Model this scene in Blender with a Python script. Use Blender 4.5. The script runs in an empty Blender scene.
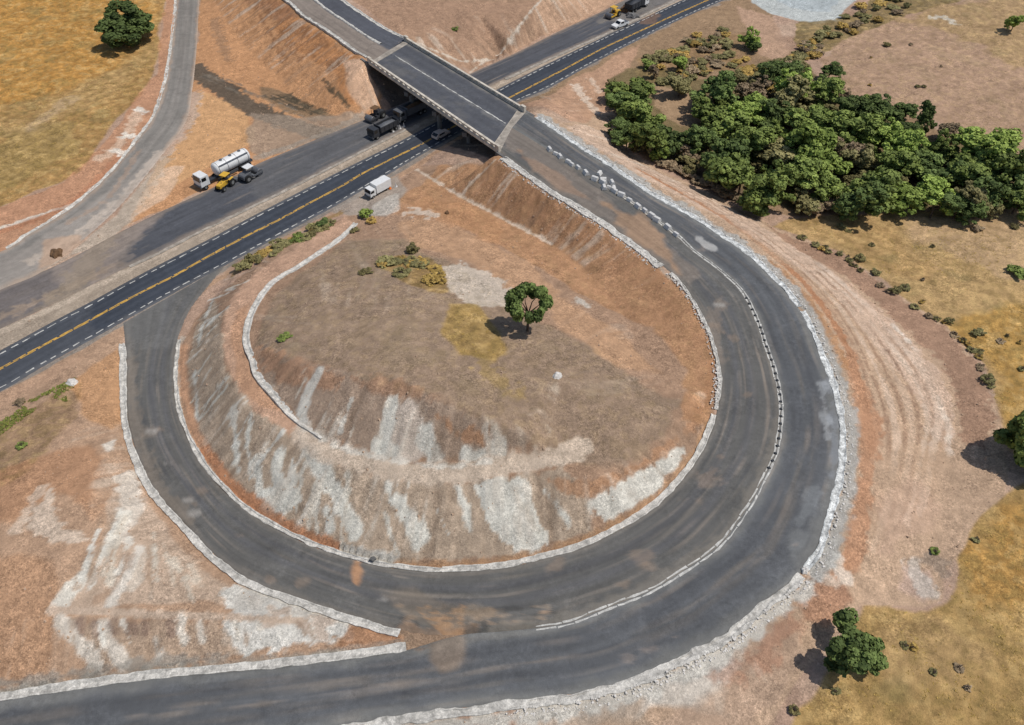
import bpy, bmesh, math, random
import numpy as np
from mathutils import Vector
from mathutils.bvhtree import BVHTree
from mathutils.geometry import delaunay_2d_cdt

SC = bpy.context.scene
COL = SC.collection
R = math.radians
random.seed(7)

# ------------------------------------------------------------------ camera
CAM_H, FPX, PITCH = 86.0, 800.0, 45.0
cp, sp = math.cos(R(PITCH)), math.sin(R(PITCH))
FW, UP, RT = np.array([0, cp, -sp]), np.array([0, sp, cp]), np.array([1.0, 0, 0])
CAM = np.array([0, 0, CAM_H])
cam = bpy.data.cameras.new('camera')
cam.sensor_width = 36.0
cam.lens = 36.0 * FPX / 1024
cam.clip_start, cam.clip_end = 1.0, 20000
co = bpy.data.objects.new('camera', cam)
co.location = CAM
co.rotation_euler = (R(90 - PITCH), 0, 0)
COL.objects.link(co)
SC.camera = co


def ray(u, v):
    d = FW * FPX + RT * (u - 512) - UP * (v - 362.5)
    return d / np.linalg.norm(d)


def unp(u, v, z=0.0):
    """the point of the survey photo's sight line that lies at height z"""
    d = ray(u, v)
    return CAM + d * ((z - CAM_H) / d[2])


# ------------------------------------------------------------------ noise
def _hash(ix, iy, seed):
    h = (ix.astype(np.int64) * 374761393 + iy.astype(np.int64) * 668265263 + seed * 974634721) & 0xFFFFFFFF
    h = ((h ^ (h >> 13)) * 1274126177) & 0xFFFFFFFF
    h = (h ^ (h >> 16)) & 0xFFFFFFFF
    return h.astype(np.float64) / 4294967295.0


def vnoise(x, y, seed):
    x0, y0 = np.floor(x), np.floor(y)
    fx, fy = x - x0, y - y0
    fx, fy = fx * fx * (3 - 2 * fx), fy * fy * (3 - 2 * fy)
    a, b = _hash(x0, y0, seed), _hash(x0 + 1, y0, seed)
    c, d = _hash(x0, y0 + 1, seed), _hash(x0 + 1, y0 + 1, seed)
    return (a * (1 - fx) + b * fx) * (1 - fy) + (c * (1 - fx) + d * fx) * fy


def fbm(x, y, scale, octv=4, seed=0, gain=0.55):
    """about -1..1"""
    s, a, t = 0, 1.0, 0
    for k in range(octv):
        f = (2.03 ** k) / scale
        s = s + a * (vnoise(x * f + 17.3 * k, y * f - 9.1 * k, seed + k) * 2 - 1)
        t += a
        a *= gain
    return s / t * 1.6


def sstep(a, b, x):
    t = np.clip((x - a) / (b - a), 0, 1)
    return t * t * (3 - 2 * t)


def lin(hexs):
    c = np.array([int(hexs[i:i + 2], 16) / 255 for i in (0, 2, 4)])
    return np.where(c <= 0.04045, c / 12.92, ((c + 0.055) / 1.055) ** 2.4)


# ------------------------------------------------------------------ polylines
def catmull(P, step=1.0):
    P = np.asarray(P, float)
    P = np.vstack([2 * P[0] - P[1], P, 2 * P[-1] - P[-2]])
    out = []
    for i in range(1, len(P) - 2):
        p0, p1, p2, p3 = P[i - 1:i + 3]
        n = max(2, int(np.linalg.norm(p2 - p1) / step * 1.5))
        t = np.linspace(0, 1, n, endpoint=False)[:, None]
        out.append(0.5 * (2 * p1 + (p2 - p0) * t + (2 * p0 - 5 * p1 + 4 * p2 - p3) * t * t + (3 * p1 - p0 - 3 * p2 + p3) * t ** 3))
    out.append(P[-2][None])
    return resample(np.vstack(out), step)


def arclen(P):
    return np.r_[0, np.cumsum(np.linalg.norm(np.diff(P[:, :2], axis=0), axis=1))]


def resample(P, step=None, n=None):
    s = arclen(P)
    if n is None:
        n = max(2, int(round(s[-1] / step)) + 1)
    t = np.linspace(0, s[-1], n)
    return np.c_[[np.interp(t, s, P[:, k]) for k in range(P.shape[1])]].T


def wl(pts, zd=0.0):
    return np.array([unp(p[0], p[1], p[2] if len(p) > 2 else zd) for p in pts])


def offset(P, d):
    """shift a polyline sideways (left of travel is positive)"""
    T = np.gradient(P[:, :2], axis=0)
    T /= np.linalg.norm(T, axis=1)[:, None] + 1e-9
    Q = P.copy()
    Q[:, 0] -= T[:, 1] * d
    Q[:, 1] += T[:, 0] * d
    return Q


def seg_dist(X, Y, P):
    D = np.full(X.shape, 1e9)
    for a, b in zip(P[:-1], P[1:]):
        ex, ey = b[0] - a[0], b[1] - a[1]
        L = ex * ex + ey * ey + 1e-12
        t = np.clip(((X - a[0]) * ex + (Y - a[1]) * ey) / L, 0, 1)
        D = np.minimum(D, (X - a[0] - t * ex) ** 2 + (Y - a[1] - t * ey) ** 2)
    return np.sqrt(D)


def inside(X, Y, P):
    c = np.zeros(X.shape, bool)
    n = len(P)
    for i in range(n):
        x1, y1 = P[i][:2]
        x2, y2 = P[(i + 1) % n][:2]
        if y1 == y2:
            continue
        m = ((y1 > Y) != (y2 > Y)) & (X < (x2 - x1) * (Y - y1) / (y2 - y1) + x1)
        c ^= m
    return c


# ------------------------------------------------------------------ road edges
AU = wl([(-90, 398), (0, 351), (53, 322), (93, 301), (144, 273), (208, 240), (267, 209), (343, 170), (399, 142), (455, 112), (512, 82), (566, 55), (610, 34), (642, 19), (685, -1), (760, -35)])
AL = wl([(-90, 436), (0, 391), (41, 367), (100, 334), (144, 309), (191, 283), (246, 254), (305, 222), (340, 203), (390, 173), (429, 150), (470, 127), (512, 104), (550, 87), (597, 61), (668, 25), (728, -2), (800, -34)])
BU = wl([(-90, 330), (0, 290), (60, 264), (123, 231), (161, 212), (213, 188), (256, 165), (306, 144), (364, 120), (418, 97), (472, 73), (512, 55), (562, 30), (597, 14), (625, 0), (700, -36)])
BL = wl([(-90, 368), (0, 328), (60, 300), (120, 270), (156, 253), (201, 230), (251, 206), (296, 184), (349, 157), (407, 128), (460, 101), (512, 75), (567, 50), (612, 30), (655, 9), (690, -8), (760, -42)])
RI = wl([(224, 266, 0), (206, 288, 0), (188, 312, 0), (177, 340, .05), (174, 364, .1), (174, 397, .2), (184, 432, .4), (201, 464, .6), (221, 489, .8), (253, 516, 1), (299, 541, 1.3), (339, 556, 1.5), (376, 566, 1.8), (412, 571, 2), (444, 573, 2.2), (477, 571, 2.4), (512, 567, 2.7), (557, 556, 3), (595, 543, 3.3), (650, 512, 3.9), (688, 474, 4.4), (711, 434, 4.8), (721, 394, 5.1), (720, 364, 5.4), (708, 325, 5.8), (685, 286, 6.1), (660, 262, 6.3), (627, 237, 6.5), (595, 215, 6.7), (562, 195, 6.9), (542, 182, 7), (500, 152, 7)])
MED = [(500, 632, 2.4), (560, 625, 2.8), (595, 613, 3.0), (620, 603, 3.2), (650, 591, 3.4), (688, 568, 3.8), (720, 545, 4.1), (738, 522, 4.3), (753, 499.5, 4.5), (768, 470, 4.7), (776, 452, 4.85), (780.5, 422, 5), (780, 396, 5.2), (773, 366, 5.4), (765, 343, 5.6), (758, 322, 5.8), (743, 292, 6), (720, 270, 6.2), (693, 250, 6.4), (678, 236, 6.5), (652, 217, 6.65), (630, 201, 6.8), (607, 187, 6.9), (587, 175, 7), (565, 161, 7), (545, 148, 7), (512, 128, 7)]
RO = wl([(124, 323, 0), (126, 345, 0), (127, 364, .1), (128, 414, .2), (135.5, 447, .4), (148, 477, .6), (163, 499, .75), (183, 520, .9), (206, 545, 1.1), (226, 563, 1.2), (253, 581, 1.3), (299, 598, 1.5), (356, 617, 1.7), (404, 630, 1.9), (440, 634, 2.1), (470, 634, 2.25)] + MED)
LI = wl([(-90, 718, .3), (0, 702, .5), (63, 692, .8), (125, 683, 1), (181, 677, 1.2), (253, 671, 1.5), (331, 662, 1.7), (402, 652, 1.9), (440, 641, 2.1), (470, 634, 2.25)] + MED)
OE = wl([(-90, 790, .3), (60, 775, .8), (200, 750, 1.2), (356, 722, 1.6), (407, 714, 1.9), (457, 707, 2.1), (512, 700, 2.4), (575, 692, 2.8), (637, 676, 3.2), (688, 651, 3.6), (725, 632, 3.8), (765, 599, 4.1), (785, 584, 4.3), (803, 567, 4.4), (816, 545, 4.6), (827, 512, 4.8), (836, 477, 4.9), (839, 439, 5.1), (835, 404, 5.3), (825, 369, 5.5), (819, 355, 5.6), (804, 319, 5.9), (788, 296, 6.1), (768, 275, 6.3), (743, 252, 6.5), (713, 232, 6.6), (683, 213, 6.75), (652, 196, 6.9), (635, 185, 7), (612, 169, 7), (580, 149, 7), (550, 128, 7), (526, 112, 7)])
UL = wl([(374, 60, 7), (354, 48, 7), (329, 30, 7.1), (304, 14, 7.1), (291, 2, 7.2), (240, -40, 7.4), (180, -85, 7.6)])
UR = wl([(405, 40, 7), (381, 28, 7), (361, 15, 7.1), (341, 1, 7.1), (290, -36, 7.4), (235, -75, 7.6)])
CL = wl([(-80, 282, .3), (5, 250, .3), (25, 237, .3), (50, 222, .3), (78, 203, .3), (113, 171, .3), (140, 137, .4), (156, 113, .4), (167, 78, .5), (173, 38, .5), (177, 0, .5), (180, -50, .5)])
CR = wl([(-80, 325, .2), (0, 288, .2), (38, 272, .2), (78, 243, .2), (120, 205, .2), (163, 153, .3), (186, 120, .4), (192, 88, .4), (196, 50, .5), (199, 0, .5), (203, -50, .5)])
AU, AL, BU, BL, RI, RO, LI, OE, UL, UR, CL, CR = [catmull(p, 1.0) for p in (AU, AL, BU, BL, RI, RO, LI, OE, UL, UR, CL, CR)]

# bridge deck corners (z = 7), west side and east side
DZ = 7.0
W0, W1 = unp(369, 63, DZ), unp(497, 151, DZ)
E0, E1 = unp(407, 41, DZ), unp(524, 111, DZ)

# ------------------------------------------------------------------ terrain: break lines of the earthworks (u, v, z)
BG = [(356, 224, 1.5), (339, 240, 2.5), (306, 262, 4), (274, 282, 5), (256, 305, 5.5), (247, 330, 6), (247, 345, 6.2), (253, 360, 6.3), (258, 376, 6.5), (271, 392, 6.6), (294, 417, 6.7), (324, 437, 6.8), (356, 449, 7), (407, 459, 7.2), (447, 464, 7.4), (482, 459, 7.6), (512, 452, 7.8), (562, 448, 8)]
BO = [(350, 215, 1.2), (318, 236, 2.3), (285, 255, 3.3), (255, 275, 4.2), (235, 295, 4.7), (224, 320, 5.2), (221, 345, 5.5), (224, 365, 5.8), (236, 390, 6.1), (256, 413, 6.3), (294, 437, 6.5), (339, 464, 6.6), (397, 479, 6.8), (457, 482, 7.0), (512, 476, 7.3), (560, 466, 7.6)]
TO = [(222, 288, .2), (206, 306, .3), (193, 330, .3), (187, 362, .4), (189, 394, .5), (207, 447, .8), (233, 482, 1.1), (262, 507, 1.4), (306, 532, 1.7), (345, 550, 2), (396, 562, 2.3), (444, 564, 2.5), (512, 558, 3), (590, 535, 3.7), (650, 503, 4.3), (690, 462, 4.8), (708, 425, 5.1)]
RC = [(560, 472, 7.5), (600, 478, 7.2), (640, 455, 7.0), (675, 425, 6.6), (692, 395, 6.2)]
UC = [(272, 330, 7.6), (268, 348, 8.2), (300, 365, 10.2), (350, 375, 11.7), (400, 378, 12.5), (430, 395, 12.4), (470, 410, 12.0), (500, 425, 11.2), (530, 437, 9.8)]
VT = [(449, 190, .8), (472, 203, 1.2), (509, 222, 1.8), (550, 243, 2.6), (590, 275, 3.6), (620, 310, 4.5), (645, 350, 5.2), (670, 390, 5.8)]
SH = [(562, 122, 6.8), (600, 147, 6.9), (640, 172, 6.8), (690, 200, 6.6), (730, 225, 6.4), (770, 258, 6.2), (800, 285, 6), (825, 320, 5.7), (842, 355, 5.4), (852, 400, 5.1), (858, 440, 5), (852, 500, 4.8), (845, 545, 4.6), (825, 585, 4.3), (790, 625, 4), (745, 665, 3.6), (690, 690, 3.3), (600, 715, 2.9), (500, 735, 2.4), (350, 765, 1.6), (100, 810, 1)]
FT = [(560, 92, .3), (590, 95, .3), (612, 110, .2), (625, 150, 0), (650, 167, -.2), (700, 190, -.3), (740, 210, 0), (768, 224, .3), (800, 245, .8), (843, 275, 1.3), (893, 317, 1.8), (939, 363, 2), (958, 400, 2), (950, 440, 2), (940, 500, 2), (935, 545, 2.2), (870, 600, 2.6), (815, 640, 2.7), (780, 690, 2.3), (760, 725, 1.8)]
SL = [(116, 345, .2), (117, 365, .3), (119, 415, .4), (126, 450, .7), (139, 482, .9), (155, 507, 1.0), (178, 530, 1.2), (222, 574, 1.4), (295, 607, 1.7), (352, 625, 1.9), (395, 635, 2.0)]
B1 = [(-40, 612, 3.6), (58, 607, 3.4), (110, 608, 3.2), (180, 611, 2.9), (256, 614, 2.5), (310, 618, 2.2)]
B2 = [(-40, 622, 3.5), (58, 615, 3.3), (110, 615, 3.1), (180, 618, 2.8), (256, 621, 2.45), (310, 625, 2.15)]
T2 = [(-90, 700, .6), (0, 686, .9), (125, 666, 1.3), (253, 655, 1.7), (331, 647, 1.9), (395, 641, 2)]
LFT = [(345, 118, .3), (330, 113, .4), (300, 100, .6), (270, 70, 1), (240, 40, 1.2), (215, 0, 1.5), (205, -40, 1.5)]
HC = [(496, 56, 1.6), (512, 33, 4), (540, 3, 6), (560, -20, 7), (590, -60, 7)]
HT = [(475, 69, .2), (512, 50, .2), (562, 26, .2), (597, 9, .2), (625, -5, .2), (700, -42, .2)]
SPOT = [(320, 300, 8.6), (400, 320, 10.8), (400, 360, 12.4), (350, 355, 11.4), (470, 350, 10.8), (470, 395, 12.0), (560, 380, 9.4), (620, 420, 8.2), (600, 340, 6.8), (528, 330, 8.0), (440, 270, 6.3), (380, 260, 5.3), (500, 280, 5.3), (440, 220, 3), (400, 205, 2), (372, 214, 1.0), (420, 172, .4),
        (1000, 300, 2.5), (1024, 220, 2), (900, 232, .8), (1005, 400, 2.5), (1010, 520, 2.8), (920, 660, 2.8), (1000, 700, 3), (860, 710, 2.6), (700, 130, -1), (800, 170, -.5), (900, 180, .5), (640, 110, -.5), (680, 70, 0), (750, 60, .5), (820, 60, 1.5), (900, 90, 3), (1000, 60, 4), (1000, 150, 3), (850, 20, 2), (960, 5, 4.5), (1024, 0, 5), (780, 10, .5), (740, 20, .3),
        (420, 36, 6.6), (440, 20, 6.6), (450, 0, 7), (480, 14, 6.3), (470, 40, 4), (500, -40, 8), (400, -30, 8),
        (215, 150, .4), (240, 120, .5), (100, 235, .2), (50, 265, .15), (160, 25, 1), (150, 80, 1), (120, 115, 1), (85, 160, 1), (43, 197, 1), (0, 207, 1.2), (0, 100, 2), (60, 60, 2.2), (80, 0, 2.5), (0, 0, 3), (-80, 150, 2.5), (-100, -50, 3.5), (20, 222, .5),
        (45, 388, .3), (0, 414, .3), (95, 354, .2), (30, 407, 1), (75, 382, 1), (0, 432, 1.4), (60, 440, 2.5), (20, 480, 3.4), (85, 500, 3.6), (60, 540, 4), (0, 540, 4.2), (105, 450, 2), (60, 575, 4.2), (110, 550, 3.7), (160, 565, 2.8), (200, 588, 2.3), (250, 600, 2.1)]
P = []
for L in (AU, AL, BU, BL, RI, RO, LI, OE, CL, CR, UL, UR):
    P.append(L[::2])
for L in (BG, BO, TO, RC, UC, VT, SH, FT, SL, B1, B2, T2, LFT, HC, HT):
    P.append(resample(catmull(wl(L), 1.0), 2.0))
P.append(wl(SPOT))
P.append(offset(RI[-75:], 1.9)[::2] - [0, 0, .12])
P.append(offset(OE[-70:], -2.0)[::2] - [0, 0, .12])


def segpts(a, b, step=1.5):
    n = max(2, int(np.linalg.norm(np.asarray(b) - np.asarray(a)) / step))
    t = np.linspace(0, 1, n)[:, None]
    return np.asarray(a) * (1 - t) + np.asarray(b) * t


# abutment crests (ground stands at deck level behind, bearing shelf level in front)
dirw = (W1 - W0) / np.linalg.norm(W1 - W0)
for a, b, s in ((W0, E0, -1), (W1, E1, 1)):
    a2, b2 = a - (b - a) * .12, b + (b - a) * .06
    back = dirw * 0.9 * s
    P.append(segpts(a2 + back, b2 + back) - [0, 0, .1])
    P.append(segpts(a2 - back * .6, b2 - back * .6) - [0, 0, 2.0])
far = []
for r in (420, 900, 3500):
    for k in range(24):
        a = k * math.pi / 12
        far.append((r * math.cos(a), 130 + r * math.sin(a), 4 + 6 * math.sin(a * 3 + r)))
for x in (-60, -30, 0, 30, 60, 100, 140):
    far.append((x, 8, 1.0 + abs(x) * .01))
far += [(-140, 40, 2), (-160, 100, 2.5), (-190, 180, 3), (190, 180, 4), (160, 100, 3), (120, 50, 3)]
P.append(np.array(far, float))
P = np.vstack(P)
_, keep = np.unique(np.round(P[:, :2] / 0.25).astype(int), axis=0, return_index=True)
P = P[np.sort(keep)]
res = delaunay_2d_cdt([Vector(p[:2]) for p in P], [], [], 0, 1e-5)
TV = np.zeros((len(res[0]), 3))
for i, v in enumerate(res[0]):
    o = res[3][i]
    TV[i] = (v.x, v.y, P[o[0], 2] if o else 0)
TF = np.array([list(f) for f in res[2]])
BVH = BVHTree.FromPolygons([tuple(v) for v in TV], [tuple(f) for f in TF.tolist()])


def hit(u, v):
    d = ray(u, v)
    h = BVH.ray_cast(Vector(CAM), Vector(d))[0]
    return np.array(h) if h is not None else unp(u, v, 0)


def tin_z(x, y):
    h = BVH.ray_cast(Vector((x, y, 200)), Vector((0, 0, -1)))[0]
    return h.z if h is not None else 0.0


# ------------------------------------------------------------------ ground grid
def axis(a, b, st, reach):
    core = np.arange(a, b + 1e-6, st)
    lo, hi, d = [], [], st
    x, y = a, b
    while y < b + reach:
        d *= 1.28
        x -= d
        y += d
        lo.append(x)
        hi.append(y)
    return np.r_[lo[::-1], core, hi]


GX, GY = axis(-168, 168, 0.28, 2500), axis(27, 258, 0.28, 2500)
GY = GY[GY > -2500]
nx, ny = len(GX), len(GY)
Z = np.zeros((ny, nx))
for f in TF:
    a, b, c = TV[f[0]], TV[f[1]], TV[f[2]]
    i0, i1 = np.searchsorted(GX, min(a[0], b[0], c[0])), np.searchsorted(GX, max(a[0], b[0], c[0]), 'right')
    j0, j1 = np.searchsorted(GY, min(a[1], b[1], c[1])), np.searchsorted(GY, max(a[1], b[1], c[1]), 'right')
    if i1 <= i0 or j1 <= j0:
        continue
    xs, ys = GX[i0:i1][None, :], GY[j0:j1][:, None]
    den = (b[1] - c[1]) * (a[0] - c[0]) + (c[0] - b[0]) * (a[1] - c[1])
    if abs(den) < 1e-12:
        continue
    l1 = ((b[1] - c[1]) * (xs - c[0]) + (c[0] - b[0]) * (ys - c[1])) / den
    l2 = ((c[1] - a[1]) * (xs - c[0]) + (a[0] - c[0]) * (ys - c[1])) / den
    l3 = 1 - l1 - l2
    m = (l1 >= -1e-9) & (l2 >= -1e-9) & (l3 >= -1e-9)
    Z[j0:j1, i0:i1][m] = (l1 * a[2] + l2 * b[2] + l3 * c[2])[m]
Z0 = Z.copy()
for _ in range(7):
    Zp = np.pad(Z, 1, mode='edge')
    Z = (Zp[1:-1, 1:-1] * 4 + Zp[:-2, 1:-1] + Zp[2:, 1:-1] + Zp[1:-1, :-2] + Zp[1:-1, 2:]) / 8
XX, YY = np.meshgrid(GX, GY)
X, Y, Zf = XX.ravel(), YY.ravel(), Z.ravel()
ZT = Z0.ravel()
core = (np.abs(X) < 185) & (Y > 10) & (Y < 285)

ROADS = {'A': (AU, AL), 'B': (BU, BL), 'ramp': (RI, RO), 'outer': (LI, OE), 'C': (CL, CR), 'upper': (UL, UR)}
road_d = np.full(X.shape, 30.0)
in_road = np.zeros(X.shape, bool)
for k, (a, b) in ROADS.items():
    poly = np.vstack([a[::2], b[::-1][::2]])
    lo, hi = poly[:, :2].min(0) - 12, poly[:, :2].max(0) + 12
    m = np.where((X > lo[0]) & (X < hi[0]) & (Y > lo[1]) & (Y < hi[1]))[0]
    ins = inside(X[m], Y[m], poly)
    d = np.minimum(seg_dist(X[m], Y[m], a[::3]), seg_dist(X[m], Y[m], b[::3]))
    d[ins] = 0
    road_d[m] = np.minimum(road_d[m], d)
    in_road[m[ins]] = True
flat = sstep(0.2, 2.5, road_d)

N6, N2, N1, N20 = fbm(X, Y, 7, 4, 3), fbm(X, Y, 2.2, 4, 11), fbm(X, Y, 0.9, 2, 23), fbm(X, Y, 26, 4, 31)
LC = np.array([-9.0, 84.0])                                   # centre of the loop
TH, RR = np.arctan2(Y - LC[1], X - LC[0]), np.hypot(X - LC[0], Y - LC[1])
RAD = fbm(TH * 34 / 1.0, RR / 9.0, 1.0, 4, 41, .7)                # runs down the cut faces
gy, gx = np.gradient(Z, GY, GX)
slope = np.hypot(gx, gy).ravel()
steep = sstep(0.16, 0.45, slope)
STEEP = steep


def rills(seed, blur, steps):
    rg = np.random.RandomState(seed)
    W = rg.normal(size=Z.shape)
    for _ in range(blur):
        Wp = np.pad(W, 1, mode='edge')
        W = (Wp[1:-1, 1:-1] * 2 + Wp[:-2, 1:-1] + Wp[2:, 1:-1] + Wp[1:-1, :-2] + Wp[1:-1, 2:]) / 6
    Zb = Z.copy()
    for _ in range(10):
        Wp = np.pad(Zb, 1, mode='edge')
        Zb = (Wp[1:-1, 1:-1] * 2 + Wp[:-2, 1:-1] + Wp[2:, 1:-1] + Wp[1:-1, :-2] + Wp[1:-1, 2:]) / 6
    hy, hx = np.gradient(Zb)
    mg = np.hypot(hx, hy) + 1e-6
    hx, hy = hx / mg, hy / mg
    J, I = np.meshgrid(np.arange(ny), np.arange(nx), indexing='ij')
    acc = W.copy()
    for sg in (1, -1):
        pi, pj = I.astype(float), J.astype(float)
        for k in range(steps):
            a = np.clip(np.rint(pi).astype(int), 0, nx - 1)
            b = np.clip(np.rint(pj).astype(int), 0, ny - 1)
            pi = pi + sg * hx[b, a]
            pj = pj + sg * hy[b, a]
            acc += W[np.clip(np.rint(pj).astype(int), 0, ny - 1), np.clip(np.rint(pi).astype(int), 0, nx - 1)]
    acc -= acc.mean()
    return (acc / acc.std()).ravel()


RF, RB = rills(1, 1, 14), rills(2, 6, 30)
Zf = Zf + flat * (0.10 * N6 + 0.07 * N2 + 0.05 * N1 + steep * (0.10 * RAD + 0.07 * RB + .03 * RF + 0.08 * N2))
from mathutils.kdtree import KDTree
rp = np.vstack([np.vstack([a, b]) for a, b in ROADS.values()])
kd = KDTree(len(rp))
for i, p_ in enumerate(rp):
    kd.insert((p_[0], p_[1], 0), i)
kd.balance()
for q in np.where(in_road)[0]:
    Zf[q] = rp[kd.find((X[q], Y[q], 0))[1], 2] - 0.18
edge = (~in_road) & (road_d < 0.9)
Zf[edge] = np.minimum(Zf[edge], ZT[edge] - 0.02)


GUT = []


def sub(Pl, u0, v0, u1, v1):
    a, b = hit(u0, v0)[:2], hit(u1, v1)[:2]
    i = np.argmin(np.linalg.norm(Pl[:, :2] - a, axis=1))
    j = np.argmin(np.linalg.norm(Pl[:, :2] - b, axis=1))
    return Pl[min(i, j):max(i, j) + 1]


for Pl, sd_, w_ in ((sub(RI, 176, 342, 506, 156), 1, 1.15), (sub(RO, 126, 343, 402, 630), -1, 1.35), (sub(LI, -80, 716, 402, 652), 1, 1.4), (sub(OE, 300, 735, 534, 117), -1, 1.7), (sub(UL, 372, 59, 240, -40), -1, .9), (sub(UR, 403, 40, 290, -36), 1, 1.0)):
    band_ = np.vstack([Pl, offset(Pl, sd_ * (w_ - .1))[::-1]])
    lo, hi = band_[:, :2].min(0) - 1, band_[:, :2].max(0) + 1
    m = np.where((X > lo[0]) & (X < hi[0]) & (Y > lo[1]) & (Y < hi[1]))[0]
    m = m[inside(X[m], Y[m], band_)]
    for q in m:
        i = np.argmin((Pl[:, 0] - X[q]) ** 2 + (Pl[:, 1] - Y[q]) ** 2)
        Zf[q] = min(Zf[q], Pl[i, 2] - .06)


GRV = [(612, 80), (650, 62), (690, 84), (712, 78), (770, 60), (812, 66), (832, 92), (880, 104), (930, 140), (985, 140), (1024, 160), (1024, 206), (960, 211), (870, 206), (790, 208), (730, 186), (660, 156), (622, 140)]


def lerp_(a, b, t):
    return a * (1 - t) + b * t


class Painter:
    def __init__(s, X, Y, base, noises):
        s.X, s.Y, s.C = X, Y, np.tile(lin(base), (len(X), 1))
        s.G = np.zeros(len(X))
        s.n = noises

    def _apply(s, m, a, col, g):
        c = lin(col) if isinstance(col, str) else col
        s.C[m] += (c - s.C[m]) * a[:, None]
        if g is not None:
            s.G[m] += (g - s.G[m]) * a

    def poly(s, uv, col, a=1.0, soft=0.8, jit=1.0, n=None, g=None, world=None):
        Pq = np.array([hit(*p)[:2] for p in uv]) if world is None else np.asarray(world)[:, :2]
        pad = soft + 2.5 * jit + 1
        lo, hi = Pq.min(0) - pad, Pq.max(0) + pad
        m = np.where((s.X > lo[0]) & (s.X < hi[0]) & (s.Y > lo[1]) & (s.Y < hi[1]))[0]
        if not len(m):
            return
        d = seg_dist(s.X[m], s.Y[m], np.vstack([Pq, Pq[:1]]))
        d = np.where(inside(s.X[m], s.Y[m], Pq), d, -d) + jit * s.n[n or 'mid'][m]
        s._apply(m, a * sstep(-soft * .3, soft * .3, d), col, g)

    def line(s, uv, w, col, a=1.0, soft=0.3, jit=0.3, n=None, g=None, world=None, smooth=True, brk=0.0):
        Pq = np.array([hit(*p)[:2] for p in uv]) if world is None else np.asarray(world)[:, :2]
        if smooth and len(Pq) > 2:
            Pq = catmull(Pq, 1.5)
        pad = w + soft + 2.5 * jit + 1
        lo, hi = Pq.min(0) - pad, Pq.max(0) + pad
        m = np.where((s.X > lo[0]) & (s.X < hi[0]) & (s.Y > lo[1]) & (s.Y < hi[1]))[0]
        if not len(m):
            return
        d = w / 2 - seg_dist(s.X[m], s.Y[m], Pq) + jit * s.n[n or 'fine'][m]
        al = a * sstep(-soft * .45, soft * .45, d)
        if brk:
            al = al * sstep(-brk, brk * .6, s.n['mid'][m])
        s._apply(m, al, col, g)


pg = Painter(X, Y, 'B5917A', {'big': N20, 'mid': N6, 'small': N2, 'fine': N1, 'rad': RAD, 'small': (.6 * N2 + .45 * N1 + .45 * fbm(X, Y, .7, 2, 99)) * (1 - .5 * steep) + steep * (.3 * RB + .25 * RF), 'rill': RB})
allv = np.arange(len(X))
# broad mottling of the bare soil before the zones
for nn, col, amt in ((fbm(X, Y, 14, 4, 51), 'A67E62', .55), (fbm(X, Y, 9, 4, 61), 'C4A58C', .5)):
    pg._apply(np.arange(len(X)), amt * sstep(0.0, .7, nn), col, None)
# --- north west field, dry grass
pg.poly([(-300, -130), (150, -140), (166, 0), (161, 25), (156, 73), (125, 113), (88, 161), (63, 182), (0, 207), (-120, 260), (-300, 300)], 'A8814B', 1, 1.2, 1.0, g=1)
pg.poly([(-200, -100), (140, -100), (150, 30), (110, 70), (40, 90), (-30, 110), (-200, 150)], 'B98438', .85, 6, 5, n='big')
pg.poly([(0, 130), (80, 120), (70, 165), (0, 195), (-60, 210)], '99824E', .6, 4, 4)
pg.line([(-40, 140), (40, 118), (110, 80), (150, 50)], 8, 'A98A5C', .4, 4, 3, n='mid')
pg.line([(30, 127), (58, 108), (70, 100)], 3, 'BBA183', .45, 1.5, 1.5, n='mid')
# orange strip between field and service road
pg.poly([(166, -60), (166, 0), (161, 25), (156, 73), (125, 113), (88, 161), (63, 182), (0, 207), (-60, 235), (-60, 290), (5, 253), (50, 225), (113, 174), (156, 116), (168, 78), (175, 38), (178, -60)], 'BD8660', .9, .5, .6)
pg.line([(-30, 242), (0, 228), (50, 211), (75, 204), (95, 186)], .8, 'CFC2B4', .95, .25, .2)
pg.line([(0, 232), (60, 209), (90, 188), (120, 155)], 1.6, 'B06E48', .5, .6, .5)
pg.line([(140, 110), (126, 135), (115, 150), (100, 158)], 2.2, 'D5B9A0', .55, .8, .8)
for p in ((140, 110), (125, 135), (117, 151)):
    pg.line([p, (p[0] + 5, p[1] + 2)], 2.0, 'DCD2C6', .8, .6, .6)
# --- orange ground between service road, track and bridge road
pg.poly([(199, -60), (199, 0), (196, 50), (192, 88), (186, 120), (165, 152), (150, 180), (130, 210), (123, 228), (161, 210), (213, 188), (306, 144), (364, 119), (385, 112), (368, 62), (329, 33), (291, 5), (230, -50)], 'C48A56', .95, .8, 1)
pg.poly([(300, 20), (360, 62), (378, 100), (350, 100), (330, 75), (290, 40), (255, 0), (260, -30)], 'BC7C42', .8, 2.5, 2)
pg.poly([(345, 62), (366, 62), (380, 108), (365, 108), (350, 90)], 'D3AC8E', .75, 1.5, 1.2)
pg.poly([(260, -20), (300, 15), (270, 25), (240, 0), (235, -30)], '9A6C50', .5, 2.5, 2)
pg.poly([(200, 92), (225, 100), (252, 118), (256, 140), (225, 160), (186, 180), (150, 200), (135, 215), (150, 178), (172, 150), (188, 122)], 'CF9A62', .9, 1, 1)
pg.poly([(165, 170), (186, 165), (170, 195), (128, 222), (138, 200)], 'D9B393', .75, 1, 1)
pg.line([(160, 155), (185, 125), (194, 95)], 3.4, 'C0A695', .7, 1.2, .9)
pg.line([(193, 68), (215, 84), (235, 97), (256, 110), (285, 122), (325, 136)], 5.0, '625548', .95, .6, .6)
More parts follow.
